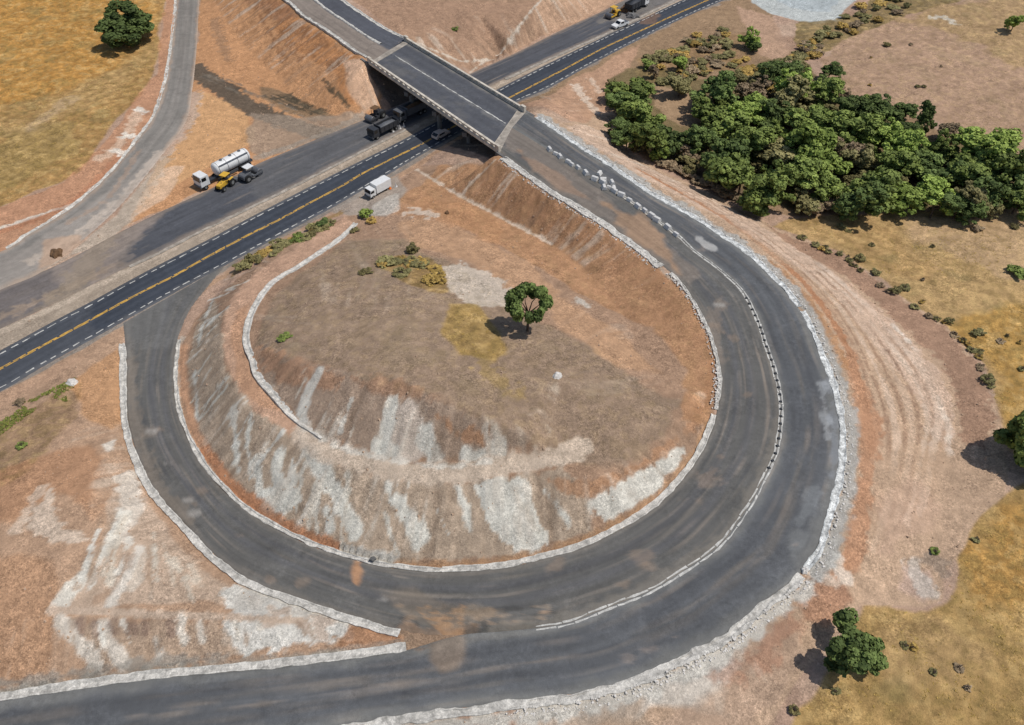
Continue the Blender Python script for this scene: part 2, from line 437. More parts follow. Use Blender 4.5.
pg.poly([(255, 84), (275, 86), (305, 104), (335, 117), (322, 121), (290, 114), (262, 98)], '75654F', .7, 1.2, .8)
sr = random.Random(31)
for q in range(26):
    f, w_ = sr.random(), sr.uniform(-8, 7)
    u0, v0 = 256 + 70 * f, 86 + 30 * f + w_
    ln_ = sr.uniform(10, 28)
    pg.line([(u0, v0), (u0 + ln_, v0 + ln_ * sr.uniform(.38, .5))], sr.uniform(.35, .9), sr.choice(('4B4234', '564A3A', '60533F')), .85, .3, .3, brk=.6)
for q in range(12):
    f, w_ = sr.random(), sr.uniform(-4, 4)
    u0, v0 = 312 + 34 * f, 72 + 30 * f + w_
    pg.line([(u0, v0), (u0 + 8, v0 + 8)], sr.uniform(.35, .8), sr.choice(('5E4C38', '6B5740')), .8, .3, .3)
for q in range(18):
    f, w_ = sr.random(), sr.uniform(-5, 5)
    u0, v0 = 196 + 110 * f, 70 + 46 * f + w_
    pg.line([(u0, v0), (u0 + 16, v0 + 7)], sr.uniform(.3, .7), sr.choice(('554A40', '7B6E60')), .7, .3, .3)
pg.poly([(250, 112), (300, 118), (350, 116), (362, 120), (306, 142), (262, 158), (245, 140)], '9A8674', .75, 1.5, 1.2)
pg.line([(256, 158), (306, 141), (362, 117)], 1.8, '9B8C7E', .7, .6, .4)
pg.line([(215, 20), (222, 45), (228, 60)], 2.5, '8F6F55', .55, 1.0, 1)
for a_, b_ in (((262, 5), (300, 60)), ((280, 10), (318, 62)), ((300, 25), (335, 70)), ((318, 35), (350, 80)), ((245, -10), (285, 60))):
    pg.line([a_, b_], 1.2, '96663F', .7, .6, 1.0, n='rill')
pg.poly(None, '4F4B47', .85, .6, .5, world=np.vstack([segpts(W0 + (E0 - W0) * -.05, E0), segpts(E1, W1 + (W0 - W1) * .02)]))  # shade below the overpass, painted dark into the ground over the deck's outline
# dusty mouth where service road and carriageway meet
pg.line([(165, 160), (140, 195), (118, 228)], 3.0, 'BBA793', .6, 1.0, .8)
pg.poly([(-60, 325), (0, 287), (38, 272), (90, 240), (125, 205), (150, 175), (130, 222), (110, 238), (60, 262), (0, 288), (-60, 320)], 'B3A08E', .9, 1, .8)
# --- median and verge gravel along the highway
pg.poly(None, 'A3917F', .95, .5, .4, world=np.vstack([BL, AU[::-1]]))
pg.line(None, 1.3, 'BCA793', .8, .4, .35, world=offset(BL, -1.0))
pg.line(None, 1.6, '8F857C', .9, .5, .4, world=offset(AL, -0.8))
pg.line(None, 1.5, 'B98F6B', .7, .5, .4, world=offset(AL, -2.5))
# --- hillside north of the bridge
pg.poly([(405, 38), (340, -10), (300, -60), (700, -120), (640, -10), (597, 12), (512, 52), (472, 72), (440, 60)], 'AA8366', .9, .8, .8)
pg.poly([(512, 52), (530, 15), (550, -20), (660, -60), (625, -2), (562, 28)], 'C49A7A', .8, 1.5, 1.2)
pg.poly([(430, 20), (470, 10), (480, 40), (450, 50)], '9E7A60', .6, 3, 2)
pg.line([(497, 56), (505, 45), (514, 32), (528, 14), (541, 0), (560, -20)], .5, 'CDBDAD', .85, .25, .25)
pg.line([(407, 38), (425, 47), (446, 56), (467, 62), (487, 60), (500, 54)], .4, 'C8B7A5', .8, .25, .25)
pg.line([(487, 60), (478, 66), (470, 72)], .4, 'C8B7A5', .8, .3, .3)
# --- verge and scrub valley east of the bridge
pg.poly([(512, 106), (550, 88), (597, 62), (668, 26), (728, 0), (760, -20), (775, 25), (800, 75), (860, 105), (930, 120), (1024, 180), (1024, 215), (960, 212), (860, 212), (800, 218), (740, 200), (660, 165), (620, 140)], '9B7B5A', .95, 1.2, 1.5)
pg.poly([(520, 108), (555, 92), (600, 66), (640, 45), (625, 70), (605, 80), (612, 120), (640, 160), (600, 140), (560, 115)], 'C09272', .85, 1.5, 1.2)
pg.line([(575, 85), (590, 105), (605, 125)], 1.6, 'DCC6B2', .7, .6, .7)
pg.line([(590, 78), (600, 92)], 1.2, 'D5BBA4', .6, .6, .6)
pg.poly([(640, 60), (700, 40), (745, 30), (755, 60), (730, 75), (690, 70), (650, 82)], '8F6F4D', .7, 3, 2.5, g=.7)
pg.poly(GRV, '77663F', .85, 1.5, 1.5)
pg.poly([(655, 85), (690, 90), (705, 120), (680, 128), (655, 108)], 'AD8A68', .85, 2, 1.5)
pg.poly([(735, 5), (768, 15), (790, 40), (785, 62), (760, 55), (745, 30)], 'BC9478', .85, 1.5, 1.2)
pg.poly([(655, 160), (690, 160), (720, 175), (740, 190), (745, 205), (700, 190)], '6F5A48', .85, 1.0, 1.2)
pg.poly([(745, -20), (750, 2), (766, 12), (790, 19), (815, 24), (838, 21), (848, 8), (880, -20)], 'B9BCBB', 1, .8, .8)
pg.poly([(755, -10), (800, 10), (830, 12), (850, -12)], 'A5B0B8', .6, 1.5, 1.5)
pg.poly([(790, 40), (800, 22), (838, 22), (860, 6), (900, -20), (1010, -30), (960, 2), (900, 18), (850, 38), (820, 58), (800, 60)], '84704A', .9, 1.2, 1.5, g=1)
# --- fields on the right
pg.poly([(820, 58), (850, 38), (900, 18), (960, 2), (1010, -30), (1300, -60), (1300, 190), (1024, 178), (990, 150), (930, 118), (870, 100), (830, 92)], 'B18D72', .95, 1.2, 1.0, g=.45)
pg.poly([(900, 20), (980, 0), (1100, -30), (1100, 60), (1010, 62), (950, 40)], 'AA8A5C', .7, 5, 4, g=.7)
pg.line([(930, 18), (945, 17), (955, 24)], 1.6, 'C3BBAF', .8, .8, .8)
pg.poly([(760, 222), (800, 218), (870, 212), (940, 210), (1024, 214), (1300, 230), (1300, 480), (1024, 470), (1003, 420), (981, 363), (944, 325), (893, 290), (843, 255), (800, 236)], 'B5925F', 1, 1, 1, g=.8)
pg.poly([(900, 215), (1024, 215), (1100, 230), (1060, 290), (960, 270), (900, 240)], 'BA9770', .8, 5, 4, g=.5)
pg.poly([(960, 330), (1010, 300), (1150, 290), (1150, 470), (1024, 470), (1003, 420), (985, 370)], 'B58A42', .9, 4, 3, g=1)
pg.poly([(800, 222), (850, 215), (900, 225), (930, 262), (900, 285), (860, 262)], 'B08A55', .55, 5, 3.5, g=.9)
pg.poly([(1024, 482), (1004, 497), (981, 515), (962, 545), (951, 581), (944, 601), (924, 612), (868, 603), (840, 640), (818, 679), (793, 704), (780, 740), (760, 800), (1400, 800), (1300, 480)], 'A98751', 1, 1.0, 1.0, g=1)
pg.poly([(1040, 500), (1000, 530), (960, 570), (960, 620), (1040, 600)], 'B5853C', .7, 5, 3.5, g=1)
pg.poly([(880, 620), (940, 615), (1000, 640), (960, 690), (880, 690)], 'AE8C5E', .6, 5, 3.5, g=.8)
# --- outer fill slope east of the loop
pg.poly([(527, 112), (562, 122), (612, 110), (640, 160), (700, 188), (768, 224), (843, 255), (893, 292), (944, 326), (981, 365), (1000, 420), (1010, 470), (1004, 495), (975, 520), (955, 560), (944, 601), (924, 608), (860, 604), (825, 650), (790, 700), (770, 740), (520, 740), (520, 704), (640, 680), (725, 636), (800, 575), (830, 512), (841, 440), (825, 365), (788, 294), (743, 248), (652, 192), (580, 146)], 'BF9C7E', 1, .6, .5, g=0)
pg.poly([(768, 226), (843, 257), (893, 294), (944, 327), (981, 366), (995, 420), (985, 450), (962, 440), (958, 400), (939, 363), (893, 318), (843, 276), (790, 245)], 'A37B61', .85, 1.0, 1.0, n='small')
pg.poly([(560, 122), (600, 130), (640, 163), (700, 193), (768, 230), (843, 278), (893, 322), (938, 368), (955, 410), (950, 452), (938, 440), (915, 395), (870, 340), (830, 292), (770, 248), (700, 208), (640, 176), (595, 148)], 'CBAA92', .85, .7, .7, n='small')
FTW = catmull(wl(FT[3:15]), 1.0)
SHW = catmull(wl(SH[2:14]), 1.0)
for q, (t, w, c, a) in enumerate(((.12, 1.5, 'AE7348', .7), (.22, .7, 'A57E62', .5), (.3, .5, '96735A', .6), (.38, .9, 'CBAD95', .6), (.46, .5, '9A765C', .65), (.53, .8, 'C7A88F', .5), (.6, .5, '8F6D56', .65), (.68, .7, 'CFB49E', .7), (.74, .45, '98755C', .5), (.8, 1.1, 'D2B8A4', .6), (.9, .5, 'A98368', .5))):
    n = 120
    L_ = resample(SHW, n=n) * (1 - t) + resample(FTW, n=n) * t
    pg.line(None, w, c, min(1, a * 1.25), .3, .4, n='small', world=L_, smooth=False, brk=1.0)
pg.line([(893, 325), (916, 350), (935, 385), (944, 414), (949, 440), (948, 460)], .8, 'DCCBBB', .8, .4, .4, brk=.5)
pg.poly([(838, 335), (848, 345), (868, 385), (880, 425), (880, 450), (868, 500), (868, 545), (850, 585), (838, 570), (846, 530), (855, 480), (856, 430), (850, 390)], 'B98560', .85, .9, .9, n='small')
pg.line([(770, 262), (800, 290), (828, 330), (845, 365)], 1.3, 'B8814F', .7, .5, .5)
pg.poly([(880, 480), (930, 470), (935, 520), (900, 560), (870, 560)], 'BF9A80', .7, 2.5, 2)
pg.poly([(900, 560), (940, 555), (950, 585), (925, 605), (895, 590)], 'C5A392', .7, 1.5, 1.5)
pg.line([(912, 568), (922, 580), (928, 590)], 2.2, 'BDB2A8', .7, .8, .8)
pg.line([(930, 560), (940, 568)], 2, '8E7B6C', .7, .8, .8)
pg.poly([(798, 590), (840, 575), (850, 600), (830, 630), (800, 625)], 'AD7A5A', .8, 1.5, 1.5)
pg.line([(828, 545), (833, 560), (842, 575)], 2.0, 'D3C2B2', .8, .7, .7)
pg.line([(812, 573), (825, 578), (836, 583)], 1.4, 'CFB9A6', .7, .6, .6)
pg.poly([(770, 620), (800, 620), (815, 660), (790, 710), (700, 740), (640, 740), (690, 690)], 'B09078', .8, 2, 1.8)
pg.poly([(520, 708), (600, 700), (690, 664), (735, 640), (745, 660), (690, 700), (600, 730), (520, 740)], 'C3AE9C', .8, 1.2, 1.2)
pg.poly([(640, 685), (720, 650), (735, 665), (690, 705), (640, 715)], 'D3C8BC', .7, 1.5, 1.5)
pg.poly([(560, 705), (640, 690), (650, 730), (560, 735)], 'A48E79', .5, 1.5, 1.5)
pg.line([(720, 668), (755, 660), (790, 620)], 2.4, 'A87457', .6, 1.2, 1)
pg.line(None, 1.9, 'A9A7A3', .85, .7, .6, n='small', world=offset(sub(OE, 803, 567, 534, 117), -1.6), smooth=False)
pg.line(None, 1.6, 'B9B4AD', .7, .9, .8, n='small', world=offset(sub(OE, 330, 726, 800, 570), -1.8), smooth=False)
for Pl, o_, w_, c_ in ((sub(RI, 176, 342, 718, 415), .8, .8, 'B7AA9B'), (sub(RI, 720, 410, 506, 156), 1.4, 1.0, 'BCAC9B'), (sub(RO, 126, 343, 402, 630), -1.1, 1.0, 'BFB5A8'), (sub(LI, -80, 716, 402, 652), 1.1, .9, 'A8A196'), (sub(OE, 300, 735, 800, 570), -1.6, 1.6, 'C9C1B6')):
    pg.line(None, w_, c_, .7, .5, .6, n='small', world=offset(Pl, o_), smooth=False)
# --- loop interior: mound
pg.poly([(224, 290), (356, 212), (420, 165), (500, 155), (560, 195), (640, 250), (690, 300), (718, 360), (712, 430), (650, 505), (590, 540), (512, 562), (444, 568), (376, 560), (299, 535), (221, 484), (184, 425), (178, 360), (195, 318)], 'A98468', 1, .4, .3, g=0)
pg.poly([(262, 305), (300, 270), (345, 240), (400, 240), (470, 270), (520, 310), (590, 345), (640, 385), (680, 400), (670, 440), (620, 470), (560, 460), (500, 435), (440, 400), (380, 378), (300, 360), (255, 345)], '967D68', .9, 1.8, 1.5, g=.35)
pg.poly([(300, 300), (420, 290), (470, 330), (430, 360), (330, 345)], '9C826C', .5, 4, 3)
pg.poly([(400, 200), (440, 165), (500, 156), (560, 195), (640, 250), (690, 300), (716, 360), (708, 425), (680, 420), (690, 370), (650, 330), (590, 300), (530, 262), (470, 232)], 'B5835A', .9, 1.2, 1, g=.25)
pg.poly([(495, 158), (560, 198), (640, 253), (690, 303), (715, 360), (690, 340), (640, 290), (570, 240), (500, 200), (478, 178)], 'AB7B55', .7, 1.5, 1.5, n='small')
pg.poly([(400, 225), (440, 215), (530, 265), (560, 295), (620, 330), (655, 370), (620, 365), (560, 330), (530, 300), (470, 265), (420, 250)], 'BE9069', .8, 1.8, 1.6)
pg.poly([(430, 195), (470, 205), (510, 230), (500, 250), (450, 225), (400, 210)], 'B98458', .7, 2, 1.8)
pg.poly([(360, 190), (398, 175), (405, 190), (385, 215), (350, 215), (335, 212)], 'A29489', .85, 1.2, 1)
pg.poly([(372, 205), (395, 195), (395, 210), (370, 218)], 'C2B8AE', .7, 1, 1)
pg.line([(417, 170), (449, 190), (472, 203), (509, 222), (552, 244)], .7, 'D0B9A5', .9, .25, .25)
pg.line([(495, 160), (478, 176), (465, 190), (462, 197)], .7, 'CBB29C', .85, .25, .25)
pg.line([(410, 212), (425, 212), (432, 216)], 2.2, 'CDBAA9', .75, .9, .9)
pg.line([(578, 301), (586, 304)], 1.3, 'CFC4B8', .8, .6, .5)
pg.poly([(439, 265), (464, 262), (507, 280), (510, 305), (474, 307), (447, 290)], 'C8B7A7', .85, 1, 1.2, n='small')
pg.poly([(452, 306), (470, 306), (500, 330), (512, 355), (498, 364), (457, 356), (442, 330)], 'A28246', .9, 1.2, 1.2, g=1)
pg.poly([(372, 264), (395, 255), (432, 255), (447, 280), (440, 290), (415, 285), (391, 273)], '9B7B48', .85, 1.2, 1.2, g=1)
pg.line([(480, 360), (500, 385), (520, 392)], 2, '9F8246', .5, 1.2, 1.2, g=1)
# bench strip, orange
pg.poly([(355, 226), (339, 241), (306, 263), (274, 283), (256, 306), (247, 330), (248, 348), (258, 374), (294, 417), (324, 437), (356, 449), (339, 463), (294, 436), (256, 412), (236, 388), (224, 362), (220, 330), (232, 298), (255, 273), (300, 245), (345, 217)], 'C09578', .95, .5, .5)
pg.poly([(247, 330), (256, 374), (285, 410), (262, 405), (235, 380), (228, 340), (235, 310), (252, 300)], 'BE8A62', .6, 1, .8)
pg.line([(330, 448), (356, 458), (397, 470), (450, 473), (512, 464), (560, 457), (582, 448)], 2.0, 'BFAA97', .9, .6, .5)
pg.line([(310, 430), (356, 451), (407, 462), (447, 467), (500, 462)], .9, 'C6BBAF', .7, .4, .4)
# lower cut face
band = [(221, 320), (226, 368), (253, 409), (294, 438), (339, 465), (397, 480), (457, 483), (512, 477), (560, 467), (585, 485), (590, 533), (512, 556), (444, 562), (396, 560), (345, 548), (306, 530), (262, 505), (233, 480), (207, 445), (190, 394), (188, 362), (200, 318), (215, 300)]
pg.poly(band, 'B49C85', .92, .6, .5, n='small')
bw = np.array([hit(*p)[:2] for p in band])
mm = np.where((RR < 60) & inside(X, Y, bw))[0]
pg._apply(mm, .8 * sstep(1.15, 1.55, RB[mm] * .7 + RF[mm] * .55 + RAD[mm] * .5), 'CCC6BC', None)
up_ = [(258, 340), (300, 362), (380, 380), (430, 398), (500, 428), (540, 440), (512, 450), (447, 461), (407, 456), (356, 446), (324, 434), (294, 414), (262, 380)]
UPW = np.array([hit(*p)[:2] for p in up_])
pg._apply(mm, .55 * sstep(.3, .8, -RAD[mm]), '957F6B', None)
WH = 'CEC9BF'
for pts, w in (([(279, 452), (277, 475), (280, 500)], 2.2), ([(268, 496), (290, 504), (286, 490)], 3.0), ([(256, 460), (261, 497)], 1.2), ([(195, 371), (197, 419)], .9), ([(233, 409), (238, 470)], 1.2), ([(251, 414), (248, 437)], .9), ([(213, 300), (203, 325), (198, 345)], .8), ([(309, 449), (331, 482), (345, 510), (354, 532)], 2.6), ([(300, 425), (304, 440), (309, 449)], 1.8), ([(325, 510), (332, 530)], 1.0), ([(398, 500), (408, 518), (427, 536)], 2.2), ([(410, 520), (418, 545)], 1.4), ([(545, 490), (556, 505), (570, 525)], .9), ([(455, 485), (465, 505), (470, 530)], .9), ([(388, 483), (392, 500)], .6), ([(292, 470), (300, 500)], .6), ([(247, 445), (252, 475)], .8)):
    pg.line(pts, w * .75, WH, .95, .5, .6, n='small')
pg.poly([(472, 484), (512, 478), (525, 484), (530, 505), (552, 535), (550, 548), (515, 548), (490, 528)], WH, .95, .5, .7, n='small')
pg.poly([(590, 500), (617, 482), (640, 468), (668, 452), (687, 440), (686, 455), (660, 490), (607, 522), (595, 515)], WH, .9, .6, .8, n='small')
pg.poly([(545, 478), (600, 482), (640, 462), (676, 432), (688, 436), (660, 460), (625, 478), (590, 498), (560, 492)], 'B0805A', .85, .7, .7, n='small')
pg.line([(690, 430), (705, 400), (712, 365)], 1.4, 'AC7A52', .7, .5, .5)
# upper cut face
pg.poly([(258, 340), (300, 362), (380, 380), (430, 398), (500, 428), (540, 440), (512, 450), (447, 461), (407, 456), (356, 446), (324, 434), (294, 414), (262, 380)], 'A08875', .85, .7, .6, n='small')
pg.poly([(258, 345), (300, 362), (350, 376), (330, 392), (285, 385), (262, 372)], 'A87C5C', .8, 1, 1, n='small')
pg.poly([(345, 374), (400, 382), (432, 400), (400, 398), (360, 390)], 'A67A5A', .7, 1, 1, n='small')
pg.poly([(435, 415), (470, 425), (500, 440), (485, 450), (452, 440)], 'A87852', .8, .8, .8, n='small')
pg.line([(318, 370), (312, 385), (303, 405), (303, 422), (308, 445)], 1.4, 'C9C4BC', .9, .6, .7, n='small')
pg.poly([(389, 402), (400, 408), (412, 402), (427, 428), (444, 456), (415, 460), (378, 452), (378, 440), (387, 428)], 'C3B1A3', .85, .7, .7, n='small')
for pts, w in (([(392, 402), (388, 425), (381, 450)], 1.3), ([(425, 435), (435, 455)], 2.4), ([(378, 447), (390, 452)], 2.0), ([(464, 455), (478, 456)], 1.8), ([(495, 447), (503, 450)], 1.2)):
    pg.line(pts, w, WH, .9, .5, .6, n='small')
m2 = np.where((RR < 60) & inside(X, Y, UPW))[0]
pg._apply(m2, .65 * sstep(1.1, 1.6, RB[m2] * .7 + RF[m2] * .55 + .4 * N6[m2]), 'CBC0B3', None)
# narrow chalk wash lines running down the faces
BOW, TOW = resample(catmull(wl(BO[3:]), 1.0), n=200), resample(catmull(wl(TO[:14]), 1.0), n=200)
UCW, BGQ = resample(catmull(wl(UC[1:]), 1.0), n=100), resample(catmull(wl(BG[7:]), 1.0), n=100)
sr = random.Random(77)
for q in range(30):
    i = sr.randrange(4, 192)
    f0 = sr.uniform(0, .45)
    f1 = min(1, f0 + sr.uniform(.3, .8))
    j = min(199, max(0, i + sr.randint(-3, 5)))
    pg.line(None, sr.uniform(.25, .7), sr.choice(('D4D0C8', 'CBC4B8', 'C6BBAC')), sr.uniform(.6, .95), .25, .4, n='small', world=np.array([lerp_(BOW[i], TOW[i], f0), lerp_(BOW[(i + j) // 2], TOW[(i + j) // 2], (f0 + f1) / 2), lerp_(BOW[j], TOW[j], f1)]))
for q in range(9):
    i = sr.randrange(4, 96)
    f0 = sr.uniform(.1, .6)
    pg.line(None, sr.uniform(.25, .6), sr.choice(('D0CBC2', 'C6BAAB')), sr.uniform(.5, .9), .25, .4, n='small', world=np.array([lerp_(UCW[i], BGQ[i], f0), lerp_(UCW[i], BGQ[i], min(1, f0 + sr.uniform(.25, .6)))]), smooth=False)
# orange toe strip beside the inner gutter
pg.line([(183, 345), (184, 385), (196, 432), (213, 463), (240, 493), (258, 507)], 1.2, 'BE8C68', .9, .35, .3)
pg.line([(205, 450), (228, 482), (258, 507), (300, 534), (334, 548)], 1.5, 'B97C52', .95, .35, .3)
pg.line([(345, 552), (376, 559), (395, 563)], 1.6, 'C3BEB6', .8, .4, .4)
pg.line([(398, 564), (444, 567), (512, 561), (560, 549), (600, 534), (650, 505), (690, 464), (708, 428)], 1.3, 'B58860', .9, .35, .3)
# highway side of the mound
pg.line([(232, 276), (265, 255), (300, 238), (340, 212)], 1.6, '97764A', .8, .8, .8, g=1)
# --- ground between loop, highway and lower road
pg.poly([(-60, 420), (40, 372), (124, 325), (122, 364), (122, 414), (130, 447), (158, 500), (202, 546), (252, 586), (350, 622), (402, 636), (402, 642), (331, 652), (181, 668), (0, 690), (-100, 700)], 'B58F71', 1, .4, .3)
pg.poly([(-60, 430), (0, 408), (60, 374), (95, 352), (60, 362), (0, 394), (-60, 425)], 'BE9576', .8, .8, .6)
pg.poly([(-60, 445), (0, 428), (40, 405), (75, 385), (72, 420), (50, 450), (10, 480), (-60, 500)], '97785B', .85, 1.5, 1.3, g=.8)
pg.poly([(75, 380), (120, 345), (122, 414), (112, 430), (88, 420)], 'BF8A58', .8, 1.2, 1.2)
pg.poly([(40, 455), (95, 440), (118, 470), (90, 520), (60, 500), (0, 520), (-40, 490)], 'B28059', .8, 2.5, 2)
pg.poly([(-40, 540), (40, 570), (55, 610), (50, 680), (-60, 690)], 'B38560', .8, 2, 1.8)
pg.poly([(100, 445), (118, 438), (115, 450), (106, 455)], 'D8CCBF', .9, .5, .6)
pg.poly([(28, 515), (50, 490), (60, 525), (90, 540), (60, 545), (26, 530)], 'CDB6A2', .8, 1, 1, n='small')
pg.line([(40, 488), (28, 510), (18, 530)], 1.2, 'C9B09B', .7, .6, .5)
pg.poly([(112, 475), (134, 470), (150, 510), (180, 545), (225, 580), (260, 600), (230, 606), (60, 606), (75, 580), (110, 543)], 'C0A48D', .85, 1, 1)
pg.poly([(118, 478), (134, 472), (142, 500), (140, 520), (118, 545), (108, 540), (118, 505)], 'CFC2B5', .8, 1, 1, n='small')
pg.line([(125, 515), (108, 545), (85, 575), (60, 604)], 1.4, 'D0C8BC', .9, .6, .6, n='small')
pg.line([(140, 550), (125, 575), (112, 604)], 1.1, 'D3CAC0', .8, .5, .5, n='small')
pg.line([(152, 548), (142, 565), (135, 585)], .9, 'CDBFB0', .7, .5, .5, n='small')
pg.line([(130, 555), (118, 580), (100, 600)], .8, '9E7B60', .6, .5, .5, n='small')
pg.poly([(225, 588), (250, 582), (300, 600), (350, 620), (352, 640), (300, 645), (255, 655), (235, 655), (220, 630), (232, 610)], 'D2CDC6', .92, .8, .9, n='small')
pg.poly([(265, 607), (290, 606), (285, 622), (265, 625)], 'B89B84', .7, .8, .8, n='small')
pg.poly([(300, 620), (330, 618), (330, 642), (310, 640)], 'B79B86', .7, 1, 1, n='small')
pg.poly([(395, 628), (475, 632), (475, 637), (395, 655)], '97795F', .9, .5, .4)
pg.poly([(350, 622), (402, 637), (402, 643), (360, 650), (330, 650)], 'AF7D57', .9, .6, .5)
pg.line([(50, 611), (110, 612), (180, 615), (256, 618), (300, 621)], .9, 'C0A58F', .95, .3, .2)
pg.poly([(60, 618), (220, 622), (240, 655), (181, 664), (100, 670), (75, 650)], 'B0947C', .85, .8, .7, n='small')
for pts, w in (([(62, 622), (78, 640), (100, 665)], 1.4), ([(107, 625), (110, 645), (122, 665)], 1.3), ([(180, 622), (185, 640)], .8), ([(200, 622), (203, 640)], .8), ([(155, 640), (158, 655)], .8)):
    pg.line(pts, w, 'D1C6BA', .8, .5, .6, n='small')
for u in (80, 95, 112, 126, 133, 144, 171):
    pg.line([(u, 623), (u + 2, 632)], 1.0, '83685A', .7, .4, .4, n='small')
pg.line([(0, 684), (60, 676), (125, 667), (230, 656)], 1.0, '8D857C', .7, .4, .4)
pg.line([(0, 692), (125, 673), (253, 661), (331, 653), (402, 644)], .9, '8B8A84', .5, .4, .3)
gm = fbm(X, Y, 1.3, 3, 401)
pg._apply(allv, .5 * np.clip(pg.G, 0, 1) * sstep(.15, .6, gm), '8C7440', None)
pg._apply(allv, .45 * np.clip(pg.G, 0, 1) * sstep(.15, .6, -gm), 'C2A166', None)
pg._apply(allv, .3 * np.clip(pg.G, 0, 1) * sstep(.3, .8, fbm(X, Y, 5, 4, 411)), '8B8052', None)
for q in range(15):
    f = sr.random()
    u0, v0 = 118 + 60 * f + sr.uniform(-8, 8), 488 + 60 * f + sr.uniform(-6, 16)
    u1, v1 = 62 + 165 * f + sr.uniform(-6, 6), 604
    g0, g1 = sr.uniform(0, .4), sr.uniform(.6, 1)
    pg.line([(u0 + (u1 - u0) * g0, v0 + (v1 - v0) * g0), (u0 + (u1 - u0) * g1, v0 + (v1 - v0) * g1)], sr.uniform(.25, .6), sr.choice(('D6D1C8', 'CFC5B8', 'A98A70', 'C9BBAA')), sr.uniform(.5, .9), .25, .4, n='small')
for q in range(14):
    u0 = sr.uniform(62, 330)
    pg.line([(u0, 621), (u0 + sr.uniform(2, 10), 621 + (32 if u0 < 250 else 20) * sr.uniform(.4, 1))], sr.uniform(.2, .5), sr.choice(('D4CEC4', 'CFC3B5', '9F836C')), sr.uniform(.5, .9), .25, .35, n='small')
# bench path, drawn last so that it stays continuous
pg.line([(300, 434), (330, 452), (356, 460), (397, 470), (450, 473), (512, 464), (556, 457), (582, 447)], 2.8, 'C6AF9A', .92, .5, .35)
pg.line([(302, 426), (330, 443), (356, 452), (407, 462), (447, 467), (490, 461)], .5, 'CFC6BB', .8, .3, .3)
# overall mottling
EASTM = 1 - sstep(30, 36, X) * (Y < 150)
pg._apply(allv, .5 * STEEP * EASTM * sstep(.5, 1.8, RB + .4 * RF) * flat, 'C6B5A4', None)
pg._apply(allv, .4 * STEEP * EASTM * sstep(.5, 1.8, -RB - .4 * RF) * flat, '8E735C', None)
pg.C *= (1 + .07 * STEEP * RF * flat)[:, None]
mot = 1 + .05 * N6 + .04 * N2 + .06 * N1 + .05 * N20
pg.C *= np.clip(mot, .6, 1.4)[:, None]
gr = pg.G * np.clip(.10 * N2 + .13 * N1, -.28, .25)
pg.C *= (1 + gr)[:, None]
lum = pg.C @ np.array([.2126, .7152, .0722])
pg.C = lum[:, None] + (pg.C - lum[:, None]) * (.80 + .09 * np.clip(pg.G, 0, 1))[:, None]
pg.C *= np.array([1.0, .995, .93])
pg.C *= (1 + .07 * fbm(X, Y, .8, 1, 77) + .05 * fbm(X, Y, 1.7, 2, 78))[:, None]
pg.C = np.clip(pg.C, .01, .9)


# ------------------------------------------------------------------ materials
def new_mat(name):
    m = bpy.data.materials.new(name)
    m.use_nodes = True
    nt = m.node_tree
    b = nt.nodes['Principled BSDF']
    return m, nt, b


def N(nt, kind, **kw):
    n = nt.nodes.new(kind)
    for k, v in kw.items():
        if k.startswith('i_'):
            n.inputs[k[2:].replace('_', ' ')].default_value = v
        else:
            setattr(n, k, v)
    return n


